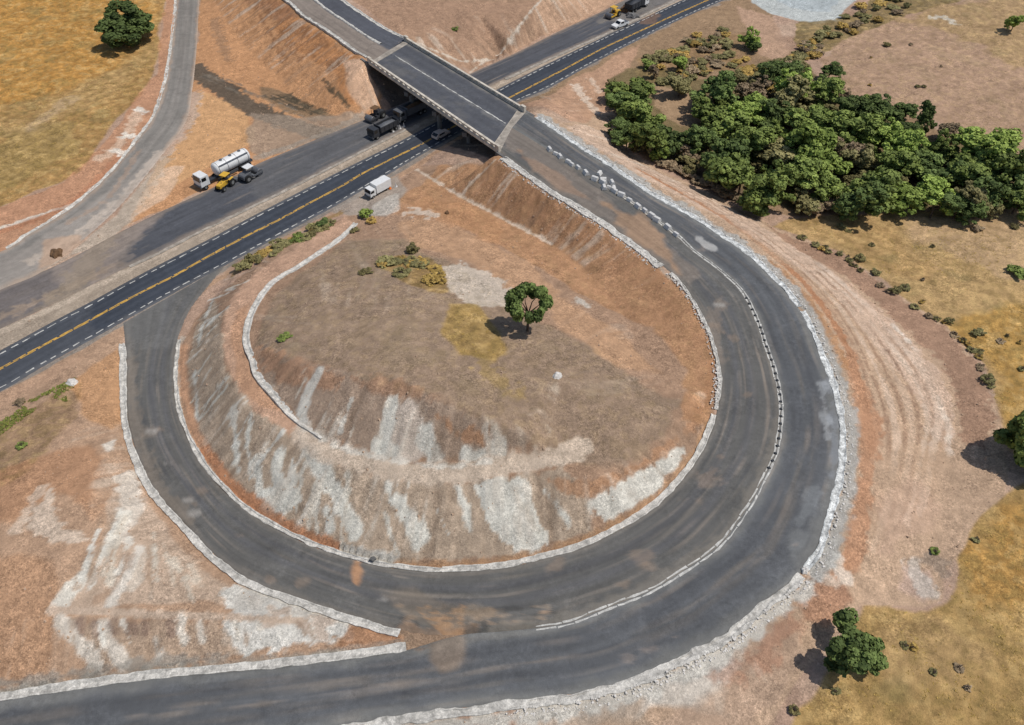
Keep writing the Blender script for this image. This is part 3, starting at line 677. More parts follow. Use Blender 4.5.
def surf_mat(name, rough=.95, scales=((7.0, .25), (1.6, .22)), bump=.6, bump_scale=5.0, spec=.15, base=None, speck=None, attr=True, clods=()):
    """vertex-colour albedo (mixed soils, dust) broken up by world-space noise, with bump"""
    m, nt, b = new_mat(name)
    L = nt.links.new
    geo = N(nt, 'ShaderNodeNewGeometry')
    if attr:
        src = N(nt, 'ShaderNodeAttribute', attribute_name='Col').outputs['Color']
    else:
        rgb = N(nt, 'ShaderNodeRGB')
        rgb.outputs[0].default_value = (*lin(base), 1)
        src = rgb.outputs[0]
    src0 = src
    for sc, amt in clods:
        wn = N(nt, 'ShaderNodeTexNoise')
        wn.inputs['Scale'].default_value = sc * 1.7
        L(geo.outputs['Position'], wn.inputs['Vector'])
        wa = N(nt, 'ShaderNodeVectorMath', operation='MULTIPLY_ADD')
        L(wn.outputs['Color'], wa.inputs[0])
        wa.inputs[1].default_value = (.7 / sc,) * 3
        L(geo.outputs['Position'], wa.inputs[2])
        vo = N(nt, 'ShaderNodeTexVoronoi')
        vo.inputs['Scale'].default_value = sc
        L(wa.outputs[0], vo.inputs['Vector'])
        sx = N(nt, 'ShaderNodeSeparateColor')
        L(vo.outputs['Color'], sx.inputs[0])
        mr = N(nt, 'ShaderNodeMapRange')
        mr.inputs['To Min'].default_value, mr.inputs['To Max'].default_value = 1 - amt, 1 + amt
        L(sx.outputs[0], mr.inputs['Value'])
        mx = N(nt, 'ShaderNodeVectorMath', operation='SCALE')
        L(src, mx.inputs[0])
        L(mr.outputs[0], mx.inputs['Scale'])
        src = mx.outputs[0]
    for k, (sc, amt) in enumerate(scales):
        nz = N(nt, 'ShaderNodeTexNoise')
        nz.inputs['Scale'].default_value = sc
        nz.inputs['Detail'].default_value = 4
        nz.inputs['Roughness'].default_value = .65
        L(geo.outputs['Position'], nz.inputs['Vector'])
        mr = N(nt, 'ShaderNodeMapRange')
        mr.inputs['From Min'].default_value, mr.inputs['From Max'].default_value = .32, .68
        mr.inputs['To Min'].default_value, mr.inputs['To Max'].default_value = 1 - amt, 1 + amt
        L(nz.outputs['Fac'], mr.inputs['Value'])
        mx = N(nt, 'ShaderNodeVectorMath', operation='SCALE')
        L(src, mx.inputs[0])
        L(mr.outputs[0], mx.inputs['Scale'])
        src = mx.outputs[0]
    if attr:
        pn = N(nt, 'ShaderNodeTexNoise')
        pn.inputs['Scale'].default_value = .16
        pn.inputs['Detail'].default_value = 5
        pn.inputs['Roughness'].default_value = .7
        L(geo.outputs['Position'], pn.inputs['Vector'])
        pr = N(nt, 'ShaderNodeMapRange')
        pr.inputs['From Min'].default_value, pr.inputs['From Max'].default_value = .38, .62
        pr.inputs['To Min'].default_value, pr.inputs['To Max'].default_value = .3, 1.15
        L(pn.outputs['Fac'], pr.inputs['Value'])
        pm = N(nt, 'ShaderNodeMix', data_type='RGBA', clamp_factor=False)
        L(pr.outputs[0], pm.inputs['Factor'])
        L(src0, pm.inputs['A'])
        L(src, pm.inputs['B'])
        src = pm.outputs['Result']
    if speck:
        vo = N(nt, 'ShaderNodeTexNoise')
        vo.inputs['Scale'].default_value = speck[0]
        vo.inputs['Detail'].default_value = 2
        L(geo.outputs['Position'], vo.inputs['Vector'])
        mr = N(nt, 'ShaderNodeMapRange')
        mr.inputs['From Min'].default_value, mr.inputs['From Max'].default_value = .6, .72
        L(vo.outputs['Fac'], mr.inputs['Value'])
        at = N(nt, 'ShaderNodeAttribute', attribute_name='Grass')
        mu = N(nt, 'ShaderNodeMath', operation='MULTIPLY')
        L(mr.outputs[0], mu.inputs[0])
        L(at.outputs['Fac'], mu.inputs[1])
        mu2 = N(nt, 'ShaderNodeMath', operation='MULTIPLY')
        L(mu.outputs[0], mu2.inputs[0])
        mu2.inputs[1].default_value = speck[2]
        mix = N(nt, 'ShaderNodeMix', data_type='RGBA')
        L(mu2.outputs[0], mix.inputs['Factor'])
        L(src, mix.inputs['A'])
        mix.inputs['B'].default_value = (*lin(speck[1]), 1)
        src = mix.outputs['Result']
    L(src, b.inputs['Base Color'])
    b.inputs['Roughness'].default_value = rough
    b.inputs['Specular IOR Level'].default_value = spec
    nb = N(nt, 'ShaderNodeTexNoise')
    nb.inputs['Scale'].default_value = bump_scale
    nb.inputs['Detail'].default_value = 5
    nb.inputs['Roughness'].default_value = .7
    L(geo.outputs['Position'], nb.inputs['Vector'])
    bp = N(nt, 'ShaderNodeBump')
    bp.inputs['Strength'].default_value = bump
    bp.inputs['Distance'].default_value = .12
    L(nb.outputs['Fac'], bp.inputs['Height'])
    L(bp.outputs['Normal'], b.inputs['Normal'])
    return m


def plain(name, hexs, rough=.6, metal=0.0, spec=.4, var=.15, sc=3.0):
    m, nt, b = new_mat(name)
    L = nt.links.new
    tc = N(nt, 'ShaderNodeTexCoord')
    nz = N(nt, 'ShaderNodeTexNoise')
    nz.inputs['Scale'].default_value = sc
    nz.inputs['Detail'].default_value = 5
    L(tc.outputs['Object'], nz.inputs['Vector'])
    mr = N(nt, 'ShaderNodeMapRange')
    mr.inputs['From Min'].default_value, mr.inputs['From Max'].default_value = .3, .7
    mr.inputs['To Min'].default_value, mr.inputs['To Max'].default_value = 1 - var, 1 + var
    L(nz.outputs['Fac'], mr.inputs['Value'])
    vm = N(nt, 'ShaderNodeVectorMath', operation='SCALE')
    vm.inputs[0].default_value = tuple(lin(hexs))
    L(mr.outputs[0], vm.inputs['Scale'])
    L(vm.outputs[0], b.inputs['Base Color'])
    b.inputs['Roughness'].default_value = rough
    b.inputs['Metallic'].default_value = metal
    b.inputs['Specular IOR Level'].default_value = spec
    return m


M = {}
M['ground'] = surf_mat('ground', .97, ((7.0, .30), (3.2, .22), (.8, .06)), 1.0, 5.0, .1, speck=(2.0, '6E5E3C', .5), clods=((3.4, .17), (1.6, .04)))
M['asphalt'] = surf_mat('asphalt', .85, ((9.0, .12), (2.0, .10), (.6, .10)), .3, 12.0, .25, clods=((2.2, .07), (.8, .06)))
M['dust_road'] = surf_mat('dusty_road', .95, ((6.0, .14), (.9, .14)), .4, 7.0, .1)
M['concrete_strip'] = surf_mat('rough_concrete', .95, ((5.0, .2), (1.2, .3)), .8, 5.0, .15, attr=False, base='C2BDB3', clods=((2.2, .2),))
M['rubble'] = surf_mat('chalk_rubble', .95, ((4.0, .25), (1.0, .35)), .9, 4.0, .1, attr=False, base='C6C6C1', clods=((1.8, .26),))
M['conc'] = surf_mat('bridge_concrete', .9, ((5.0, .12), (.7, .22)), .3, 6.0, .2, attr=False, base='C6BCAC', clods=((1.4, .12),))
M['conc_dark'] = surf_mat('dark_grey_concrete', .95, ((4.0, .15), (.6, .25)), .4, 6.0, .2, attr=False, base='6E6C69')  # darker and greyer than the deck concrete
M['joint'] = surf_mat('expansion_joint_concrete', .95, ((4.0, .15), (.8, .25)), .3, 6.0, .2, attr=False, base='9D9488', clods=((1.2, .15),))
M['white_line'] = surf_mat('white_road_paint', .8, ((6.0, .2), (1.3, .3)), .1, 9.0, .3, attr=False, base='BDBAB2')
M['yellow_line'] = surf_mat('yellow_road_paint', .8, ((6.0, .2), (1.3, .3)), .1, 9.0, .3, attr=False, base='BF9648')
M['block'] = plain('white_block_plastic', 'C9C6C0', .7, var=.2)
M['stud'] = plain('grey_separator', '3B3D40', .7)
M['white_paint'] = plain('white_vehicle_paint', 'DDDCD8', .45, var=.08)
M['grey_paint'] = plain('grey_vehicle_paint', '5B5D60', .55)
M['dark_paint'] = plain('dark_vehicle_paint', '34363A', .6)
M['yellow_paint'] = plain('yellow_machine_paint', 'D2A63A', .5, var=.1)
M['beige_paint'] = plain('pale_car_paint', 'D8C4B4', .35, var=.05)
M['tyre'] = plain('tyre_rubber', '1E1E1E', .9)
M['rim'] = plain('wheel_rim', '8C8C88', .5, .4)
M['glass'] = plain('dark_glass', '12161A', .08, spec=.6, var=.02)
M['steel'] = plain('dull_steel', '77787A', .5, .6)
M['brown_load'] = plain('brown_load', '6B5138', .95, var=.3)
M['cone'] = plain('orange_cone_plastic', 'E07A2C', .6)
M['rock'] = plain('pale_rock', 'CFC9C0', .9, var=.2)
M['clod'] = plain('soil_clod', 'B0967E', .95, var=.35, sc=.5)
M['bark'] = plain('bark', '54463A', .95, var=.3)


def leaf_mat(name, c1, c2):
    m, nt, b = new_mat(name)
    L = nt.links.new
    at = N(nt, 'ShaderNodeAttribute', attribute_name='Var')
    oi = N(nt, 'ShaderNodeObjectInfo')
    mix = N(nt, 'ShaderNodeMix', data_type='RGBA')
    L(at.outputs['Fac'], mix.inputs['Factor'])
    mix.inputs['A'].default_value = (*lin(c1), 1)
    mix.inputs['B'].default_value = (*lin(c2), 1)
    mr = N(nt, 'ShaderNodeMapRange')
    mr.inputs['To Min'].default_value, mr.inputs['To Max'].default_value = .85, 1.5
    L(oi.outputs['Random'], mr.inputs['Value'])
    vm = N(nt, 'ShaderNodeVectorMath', operation='SCALE')
    L(mix.outputs['Result'], vm.inputs[0])
    L(mr.outputs[0], vm.inputs['Scale'])
    L(vm.outputs[0], b.inputs['Base Color'])
    b.inputs['Roughness'].default_value = .75
    b.inputs['Specular IOR Level'].default_value = .2
    return m


LEAF = {'green': leaf_mat('mid_green_leaves', '515D2D', '88954C'), 'bright': leaf_mat('bright_green_leaves', '5F702F', '9AAA55'), 'dark': leaf_mat('dark_green_leaves', '3D4A26', '6C7B42'),
        'olive': leaf_mat('olive_leaves', '66603C', '928A5C'), 'dry': leaf_mat('dry_twigs', '796850', 'A08B6E'), 'straw': leaf_mat('dry_grass', '93793F', 'B99B58'), 'grass': leaf_mat('fresh_grass', '66703A', '85863F'),
        'scrub': leaf_mat('scrub_leaves', '544F32', '857A4E')}

# ------------------------------------------------------------------ objects
PARENT_INV = None


def link(name, me, mat, parent=None):
    o = bpy.data.objects.new(name, me)
    COL.objects.link(o)
    if mat:
        me.materials.append(mat)
    if parent is not None:
        o.parent = parent
    return o


def tag(o, label=None, cat=None, group=None, kind=None):
    if label:
        o['label'] = label
    if cat:
        o['category'] = cat
    if group:
        o['group'] = group
    if kind:
        o['kind'] = kind
    return o


def thing(name, label, cat, loc=(0, 0, 0), rz=0.0, group=None):
    o = bpy.data.objects.new(name, None)
    o.empty_display_size = .5
    COL.objects.link(o)
    o.location = loc
    o.rotation_euler = (0, 0, rz)
    return tag(o, label, cat, group)


def grid_mesh(name, V, nu, nv, smooth=True):
    me = bpy.data.meshes.new(name)
    me.vertices.add(len(V))
    me.vertices.foreach_set('co', np.ascontiguousarray(V, dtype=np.float32).ravel())
    i = np.arange(nv - 1)[:, None] * nu + np.arange(nu - 1)[None, :]
    F = np.stack([i, i + 1, i + nu + 1, i + nu], -1).reshape(-1, 4)
    me.loops.add(F.size)
    me.loops.foreach_set('vertex_index', F.ravel().astype(np.int32))
    me.polygons.add(len(F))
    me.polygons.foreach_set('loop_start', np.arange(0, F.size, 4, dtype=np.int32))
    me.polygons.foreach_set('loop_total', np.full(len(F), 4, np.int32))
    me.polygons.foreach_set('use_smooth', np.full(len(F), smooth))
    me.update(calc_edges=True)
    return me


def set_col(me, C):
    a = me.attributes.new('Col', 'FLOAT_COLOR', 'POINT')
    a.data.foreach_set('color', np.c_[C, np.ones(len(C))].astype(np.float32).ravel())


def set_f(me, name, F):
    a = me.attributes.new(name, 'FLOAT', 'POINT')
    a.data.foreach_set('value', np.asarray(F, np.float32))


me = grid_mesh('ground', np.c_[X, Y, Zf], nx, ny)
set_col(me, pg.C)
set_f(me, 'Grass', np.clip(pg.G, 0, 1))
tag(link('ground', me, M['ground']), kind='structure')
ZG = Zf.reshape(ny, nx)


def gz(x, y):
    i = min(max(np.searchsorted(GX, x) - 1, 0), nx - 2)
    j = min(max(np.searchsorted(GY, y) - 1, 0), ny - 2)
    fx, fy = (x - GX[i]) / (GX[i + 1] - GX[i]), (y - GY[j]) / (GY[j + 1] - GY[j])
    return float((ZG[j, i] * (1 - fx) + ZG[j, i + 1] * fx) * (1 - fy) + (ZG[j + 1, i] * (1 - fx) + ZG[j + 1, i + 1] * fx) * fy)


# ------------------------------------------------------------------ roads
def ribbon(name, a, b, dz, base, painter, mat='asphalt', along=.34, across=None):
    n = int(max(arclen(a)[-1], arclen(b)[-1]) / along)
    A_, B_ = resample(a, n=n), resample(b, n=n)
    w = np.linalg.norm(A_ - B_, axis=1).mean()
    k = across or max(8, int(w / .26))
    t = np.linspace(0, 1, k)[None, :, None]
    V = A_[:, None, :] * (1 - t) + B_[:, None, :] * t
    V[:, :, 2] += dz
    dr = (A_ - B_) / np.linalg.norm(A_ - B_, axis=1)[:, None] * .35 - [0, 0, .2]
    dl = (B_ - A_) / np.linalg.norm(A_ - B_, axis=1)[:, None] * .35 - [0, 0, .2]
    V = np.concatenate([(V[:, 0] + dr)[:, None], V, (V[:, -1] + dl)[:, None]], 1).reshape(-1, 3)
    x, y = V[:, 0], V[:, 1]
    p = Painter(x, y, base, {'big': fbm(x, y, 20, 4, 5), 'mid': fbm(x, y, 6, 4, 6), 'small': fbm(x, y, 2, 4, 7), 'fine': fbm(x, y, .9, 2, 8)})
    k += 2
    T = np.tile(np.r_[0, np.linspace(0, 1, k - 2), 1], n)
    S = np.repeat(np.linspace(0, 1, n), k) * arclen(a)[-1]
    painter(p, T, S, w)
    lon = fbm(S / 22, T * w, .9, 4, 88, .7)
    p.C *= np.clip(1 + .06 * p.n['mid'] + .06 * p.n['small'] + .05 * p.n['big'] + .15 * lon, .6, 1.4)[:, None]
    me = grid_mesh(name, V, k, n)
    set_col(me, p.C)
    return tag(link(name, me, M[mat]), kind='structure')


def allm(p):
    return np.arange(len(p.X))


def edge_dust(p, T, w, col, d, amt):
    e = np.minimum(T, 1 - T) * w
    p._apply(allm(p), amt * sstep(d, 0, e + .5 * p.n['small']), col, None)


def tracks(p, T, w, centres, width, col, amt):
    for c in centres:
        p._apply(allm(p), amt * sstep(width, 0, np.abs(T - c) * w + .15 * p.n['mid']), col, None)


def scuffs(p, T, S, w, n, seed):
    """short dust drags and tyre scuffs along the lane"""
    r_ = np.random.RandomState(seed)
    L_ = S.max()
    for _ in range(n):
        s0, ln_, t0, wd_ = r_.uniform(0, L_), r_.uniform(2, 14), r_.uniform(.05, .95), r_.uniform(.1, .35)
        m = np.where((S > s0) & (S < s0 + ln_) & (np.abs(T - t0) * w < wd_ * 3 + .5))[0]
        if len(m):
            d = np.abs(T[m] - t0) * w + .12 * p.n['small'][m]
            p._apply(m, r_.uniform(.2, .5) * sstep(wd_ + .2, wd_ * .3, d) * np.sin(np.pi * (S[m] - s0) / ln_), ('7F776C', '8C8276', '46474A', '4A4A4A', '96897B')[r_.randint(5)], None)


def paint_A(p, T, S, w):
    tracks(p, T, w, (.18, .36, .64, .82), .9, '363B43', .6)
    edge_dust(p, T, w, '6F6E6D', 1.0, .5)
    p.poly([(-90, 380), (-90, 440), (0, 391), (60, 358), (100, 330), (90, 305), (30, 335)], '57585A', .35, 4, 3)
    p.poly([(645, 12), (662, 14), (655, 24), (640, 24)], '8A6A50', .5, 1, 1)


def paint_B(p, T, S, w):
    scuffs(p, T, S, w, 160, 3)
    tracks(p, T, w, (.3, .7), 1.2, '4A4B4F', .4)
    edge_dust(p, T, w, '8E8072', 1.6, .75)
    p.poly([(-60, 300), (40, 262), (100, 235), (140, 212), (165, 212), (150, 235), (120, 262), (60, 300), (0, 330), (-60, 360)], '7C7169', .6, 3, 3)
    p.poly([(85, 245), (125, 228), (160, 215), (140, 240), (115, 275), (70, 290), (60, 270)], '94867A', .6, 2.5, 2)
    p.line([(0, 318), (60, 292), (118, 264)], 1.6, '9C8873', .6, 1, .7)
    p.line([(118, 205), (105, 240), (60, 300), (30, 330)], 4.5, '93836F', .6, 2, 1.2)
    p.line([(140, 200), (128, 240), (118, 275)], 3.0, '8D8074', .5, 1.5, 1)
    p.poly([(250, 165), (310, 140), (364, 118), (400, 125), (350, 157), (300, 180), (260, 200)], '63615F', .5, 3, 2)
    p.poly([(620, -8), (660, -8), (700, -20), (650, 12), (625, 22), (600, 22)], '807970', .6, 2, 2)


def paint_ramp(p, T, S, w):
    scuffs(p, T, S, w, 260, 1)
    tracks(p, T, w, (.3, .55), 1.5, '57575A', .45)
    edge_dust(p, T, w, '7D766C', 1.5, .6)
    p.poly([(120, 300), (240, 250), (215, 290), (178, 345), (120, 350)], '72706C', .5, 3, 2)
    p.line([(131, 360), (133, 410), (141, 445), (160, 490), (190, 520)], 1.8, '7E7366', .6, .8, .6)
    # dust towards the bridge, closed lane
    p.poly([(500, 150), (515, 128), (560, 160), (620, 205), (665, 240), (700, 275), (690, 290), (660, 262), (600, 218), (545, 182)], '80756A', .75, 1.5, 1.2)
    p.poly([(600, 200), (640, 215), (672, 250), (680, 275), (650, 250), (612, 222)], 'A58568', .7, 1.8, 1.4)
    p.poly([(520, 150), (560, 172), (590, 200), (560, 190), (515, 158)], '9B7E66', .55, 1.5, 1.2)
    p.line([(720, 300), (712, 330), (722, 360)], 1.6, '8A7C6E', .5, 1, .8)
    for u, v, s in ((715, 325, 2.2), (722, 332, 1.6), (733, 338, 1.5), (748, 393, 1.3), (720, 457, 1.4), (700, 478, 5), (690, 500, 3.5), (640, 555, 2.8), (652, 568, 2.0), (622, 585, 1.6), (605, 593, 1.2), (556, 567, 2.4), (203, 491, 1.6), (240, 535, 1.8), (300, 583, 2), (358, 572, 1.2), (150, 432, 2.2), (163, 430, 1.4), (194, 503, 1.2), (188, 499, 2), (515, 625, 2.2), (740, 540, 1.8), (168, 465, .9), (380, 600, 1.8), (758, 525, 2.5), (271, 579, 1)):
        p.line([(u - s * 1.2, v), (u + s * 1.2, v + .5)], s * .4, '94806D', .38, s * .3, s * .5, n='small')
    for u, v in ((150, 432), (168, 464), (194, 513), (188, 500), (718, 305), (380, 600)):
        p.line([(u - 3, v), (u + 4, v)], .8, '9C978F', .7, .5, .4, n='small')
    p.poly([(425, 612), (462, 608), (464, 636), (440, 640), (428, 630)], 'B58658', .85, .8, 1.3, n='small')
    for q in range(60):
        f = ((q * 61) % 97) / 97
        u0, v0 = 395 + 150 * f, 606 + 26 * (((q * 29) % 31) / 31)
        p.line([(u0, v0), (u0 + 5 + 9 * (q % 3), v0 - .4)], .3, ('A58A70', '8E7F6E', '4E4C49')[q % 3], .6, .25, .3)
    p.line([(404, 630), (440, 634), (470, 634)], 1.6, '94785F', .6, .7, .6, n='small')
    p.line([(455, 612), (490, 614)], .8, 'A38768', .5, .5, .5, n='small')
    p.poly([(385, 595), (420, 590), (470, 605), (500, 615), (430, 632), (400, 622)], '7F7364', .5, 1.8, 1.4)
    p.line([(358, 560), (357, 568), (356, 580)], 1.0, 'B28662', .8, .4, .3)
    p.line([(470, 634), (520, 631), (560, 625)], 1.4, '44433F', .6, .5, .4)
    p.line(None, 2.2, '7D766B', .55, .8, .6, world=catmull(wl(MED[:12]), 1.5) + [0, 0, 0], smooth=False)


def paint_outer(p, T, S, w):
    scuffs(p, T, S, w, 300, 2)
    tracks(p, T, w, (.28, .66), 1.6, '515254', .5)
    edge_dust(p, T, w, '85837C', 1.6, .55)
    p.poly([(425, 640), (465, 635), (462, 660), (440, 670), (428, 660)], '8D7A66', .6, 1.5, 1.2)
    p.poly([(395, 648), (440, 642), (420, 655)], '8B6E55', .6, .8, .8)
    p.line([(822, 385), (825, 410), (827, 440)], .9, 'A3A4A2', .5, .6, .9, n='small')
    p.line([(828, 380), (833, 410), (835, 445), (832, 480)], 1.0, '94979A', .35, .5, .8, n='small')
    p.line([(800, 520), (808, 510), (815, 490)], 1.4, '8F918F', .3, .8, .7, n='small')
    p.line([(792, 555), (800, 535)], 1.6, '959590', .3, .8, .7, n='small')
    for u, v, s in ((655, 648, 1.6), (628, 658, 1.2), (645, 650, .9), (675, 637, .7), (700, 250, 1.6), (706, 246, 1.6), (795, 545, 1)):
        p.line([(u - s, v), (u + s, v)], s * .5, '94867A', .35, s * .35, s * .3, n='small')
    p.line([(700, 240), (712, 248)], 1.4, 'B5B2AC', .7, .5, .5, n='small')


def paint_C(p, T, S, w):
    tracks(p, T, w, (.28, .68), 1.3, '77736C', .5)
    edge_dust(p, T, w, 'B09A86', 1.2, .7)
    p.poly([(-80, 290), (20, 250), (80, 215), (120, 185), (165, 150), (130, 205), (80, 245), (0, 288), (-80, 330)], '9A9187', .6, 2, 2)
    p.line([(160, 153), (120, 200), (75, 235), (30, 262)], 1.8, 'B9AA9A', .7, .8, .7)
    p.line([(140, 150), (118, 185), (100, 205), (70, 222)], 1.0, 'A58C77', .5, .6, .5)
    p.poly([(45, 240), (75, 238), (80, 250), (40, 268)], 'B7967A', .6, 1.2, 1)


def paint_up(p, T, S, w):
    p._apply(allm(p), .85 * sstep(.52, .44, T + .03 * p.n['small']), '8C7F72', None)
    tracks(p, T, w, (.12, .3), .7, '7B7067', .5)


road_A = ribbon('highway_road', AU, AL, .064, '42464D', paint_A)
road_B = ribbon('new_carriageway_road', BU, BL, .060, '525357', paint_B)
road_R = ribbon('inner_ramp_road', RI, RO, .052, '615F5B', paint_ramp)
road_O = ribbon('outer_ramp_road', LI, OE, .056, '5E5F60', paint_outer)
road_C = ribbon('service_road', CL, CR, .044, '88827A', paint_C, mat='dust_road')
road_U = ribbon('bridge_approach_road', UL, UR, .056, '54555A', paint_up)


# painted lines: thin sheets 4 mm above their road
def stripe(name, path, width, dz, mat, dash=None, gap=0.0, wob=.04, start=0.0):
    Pm = resample(path, step=.5)
    s = arclen(Pm)
    T_ = np.gradient(Pm[:, :2], axis=0)
    T_ /= np.linalg.norm(T_, axis=1)[:, None]
    Nn = np.c_[-T_[:, 1], T_[:, 0]]
    bm = bmesh.new()
    pos, on = start, True
    segs = []
    while pos < s[-1]:
        ln = (dash if dash else 6.0) * random.uniform(.75, 1.25)
        segs.append((pos, min(pos + ln, s[-1])))
        pos += ln + (gap * random.uniform(.6, 1.4) if gap else random.uniform(.0, .25))
    for a, b in segs:
        n = max(2, int((b - a) / .7) + 1)
        prev = None
        for t in np.linspace(a, b, n):
            c = [np.interp(t, s, Pm[:, k]) for k in range(3)]
            nn = [np.interp(t, s, Nn[:, k]) for k in range(2)]
            w1, w2 = width / 2 + random.uniform(-wob, wob), width / 2 + random.uniform(-wob, wob)
            v1 = bm.verts.new((c[0] + nn[0] * w1, c[1] + nn[1] * w1, c[2] + dz))
            v2 = bm.verts.new((c[0] - nn[0] * w2, c[1] - nn[1] * w2, c[2] + dz))
            if prev:
                bm.faces.new((prev[0], prev[1], v2, v1))
            prev = (v1, v2)
    me = bpy.data.meshes.new(name)
    bm.to_mesh(me)
    bm.free()
    return tag(link(name, me, M[mat]), kind='structure')


YC = catmull(wl([(-60, 402), (15, 361), (80, 326), (133, 297), (176, 275), (206, 258), (243, 238), (279, 220), (310, 203), (344, 185), (364, 173), (424, 143), (470, 118), (517, 94), (542, 81), (567, 68), (602, 49), (632, 35), (675, 15), (715, -3)]), 1.0)
stripe('yellow_centre_line_marking', offset(YC, .14), .22, .070, 'yellow_line', 2.6, .3, .06)
stripe('yellow_centre_line_marking', offset(YC, -.14), .22, .070, 'yellow_line', 2.6, .3, .06)
stripe('white_edge_line_marking', offset(AU, -.75), .2, .070, 'white_line', 1.3, .7, .07)
stripe('white_edge_line_marking', offset(AL, .55), .2, .070, 'white_line', 1.1, .8, .07)
MEDW = catmull(wl(MED), 1.0)
k1 = int(len(MEDW) * .80)
stripe('white_separation_line_marking', offset(MEDW[4:k1], .22), .2, .066, 'white_line', 2.4, .12, wob=.09)
stripe('white_separation_line_marking', offset(MEDW[4:k1], -.22), .2, .066, 'white_line', 2.4, .12, wob=.09)


# ------------------------------------------------------------------ mesh builder
class MB:
    def __init__(s):
        s.bm = bmesh.new()

    def box(s, c, d, rz=0.0, ry=0.0, bev=0.0, taper=None):
        m = bmesh.new()
        g = bmesh.ops.create_cube(m, size=1.0)
        for v in m.verts:
            x, y, z = v.co.x * d[0], v.co.y * d[1], v.co.z * d[2]
            if taper and v.co.z > 0:
                x, y = x * taper[0], y * taper[1]
            v.co = (x, y, z)
        if bev:
            bmesh.ops.bevel(m, geom=m.edges[:], offset=bev, segments=2, affect='EDGES', profile=.6)
        s._merge(m, c, rz, ry)
        return s

    def _merge(s, m, c, rz=0.0, ry=0.0, rx=0.0):
        from mathutils import Euler, Matrix
        m.transform(Matrix.Translation(Vector(c)) @ Euler((rx, ry, rz)).to_matrix().to_4x4())
        t = bpy.data.meshes.new('tmp')
        m.to_mesh(t)
        m.free()
        s.bm.from_mesh(t)
        bpy.data.meshes.remove(t)

    def cyl(s, a, b, r1, r2=None, n=14, caps=True):
        a, b = Vector(a), Vector(b)
        r2 = r1 if r2 is None else r2
        ax = (b - a).normalized()
        t = Vector((0, 0, 1)) if abs(ax.z) < .9 else Vector((1, 0, 0))
        e1 = ax.cross(t).normalized()
        e2 = ax.cross(e1)
        ra, rb = [], []
        for k in range(n):
            q = 2 * math.pi * k / n
            o = e1 * math.cos(q) + e2 * math.sin(q)
            ra.append(s.bm.verts.new(a + o * r1))
            rb.append(s.bm.verts.new(b + o * r2))
        for k in range(n):
            s.bm.faces.new((ra[k], ra[(k + 1) % n], rb[(k + 1) % n], rb[k]))
        if caps:
            s.bm.faces.new(ra[::-1])
            s.bm.faces.new(rb)
        return s

    def lathe(s, prof, axis_o, axis_d, n=18):
        """profile of (distance along axis, radius)"""
        o, ax = Vector(axis_o), Vector(axis_d).normalized()
        t = Vector((0, 0, 1)) if abs(ax.z) < .9 else Vector((1, 0, 0))
        e1 = ax.cross(t).normalized()
        e2 = ax.cross(e1)
        rings = []
        for d, r in prof:
            rings.append([s.bm.verts.new(o + ax * d + (e1 * math.cos(2 * math.pi * k / n) + e2 * math.sin(2 * math.pi * k / n)) * r) for k in range(n)])
        for r0, r1 in zip(rings[:-1], rings[1:]):
            for k in range(n):
                s.bm.faces.new((r0[k], r0[(k + 1) % n], r1[(k + 1) % n], r1[k]))
        s.bm.faces.new(rings[0][::-1])
        s.bm.faces.new(rings[-1])
        return s

    def prism(s, prof, w, y0=0.0):
        """side profile of (x, z) extruded w wide across y"""
        a = [s.bm.verts.new((x, y0 - w / 2, z)) for x, z in prof]
        b = [s.bm.verts.new((x, y0 + w / 2, z)) for x, z in prof]
        n = len(prof)
        for k in range(n):
            s.bm.faces.new((a[k], a[(k + 1) % n], b[(k + 1) % n], b[k]))
        s.bm.faces.new(a[::-1])
        s.bm.faces.new(b)
        return s

    def build(s, name, mat, parent=None, bev=0.0, smooth=False):
        if bev:
            bmesh.ops.bevel(s.bm, geom=s.bm.edges[:], offset=bev, segments=2, affect='EDGES', profile=.6)
        bmesh.ops.recalc_face_normals(s.bm, faces=s.bm.faces[:])
        me = bpy.data.meshes.new(name)
        s.bm.to_mesh(me)
        s.bm.free()
        if smooth:
            for p in me.polygons:
                p.use_smooth = True
        return link(name, me, mat, parent)


# ------------------------------------------------------------------ gutters and rubble edges
def sweep(name, path, prof, mat, jz=.05, jx=.13, step=.5, seed=0):
    jz, jx = jz * .5, jx * 1.1
    """profile of (sideways offset, height) carried along the path"""
    Pm = resample(path, step=step)
    n, k = len(Pm), len(prof)
    V = []
    s = arclen(Pm)
    for q, (o, h) in enumerate(prof):
        L_ = offset(Pm, o)
        nx_ = fbm(s + 31 * (q // 3), s * 0 + seed, 1.4, 3, 71 + q // 3)
        nz_ = fbm(s, s * 0 + q * 3.1 + seed, 1.3, 3, 91 + q)
        inner = 0 if q in (0, k - 1) else 1
        L2 = offset(Pm, o + 0)
        T_ = np.gradient(Pm[:, :2], axis=0)
        T_ /= np.linalg.norm(T_, axis=1)[:, None]
        L_[:, 0] += -T_[:, 1] * nx_ * jx
        L_[:, 1] += T_[:, 0] * nx_ * jx
        L_[:, 2] += h + nz_ * jz * inner
        V.append(L_)
    V = np.stack(V, 1).reshape(-1, 3)
    me = grid_mesh(name, V, k, n, smooth=False)
    return link(name, me, mat)


def gprof(a, b, hi=.16):
    """a kerbed channel reaching from offset a (road side) to b"""
    t = lambda f: a + (b - a) * f
    return [(t(0), -.25), (t(0), .09), (t(.16), .12), (t(.3), .04), (t(.62), .03), (t(.78), hi), (t(.97), hi), (t(1.0), -.35)]


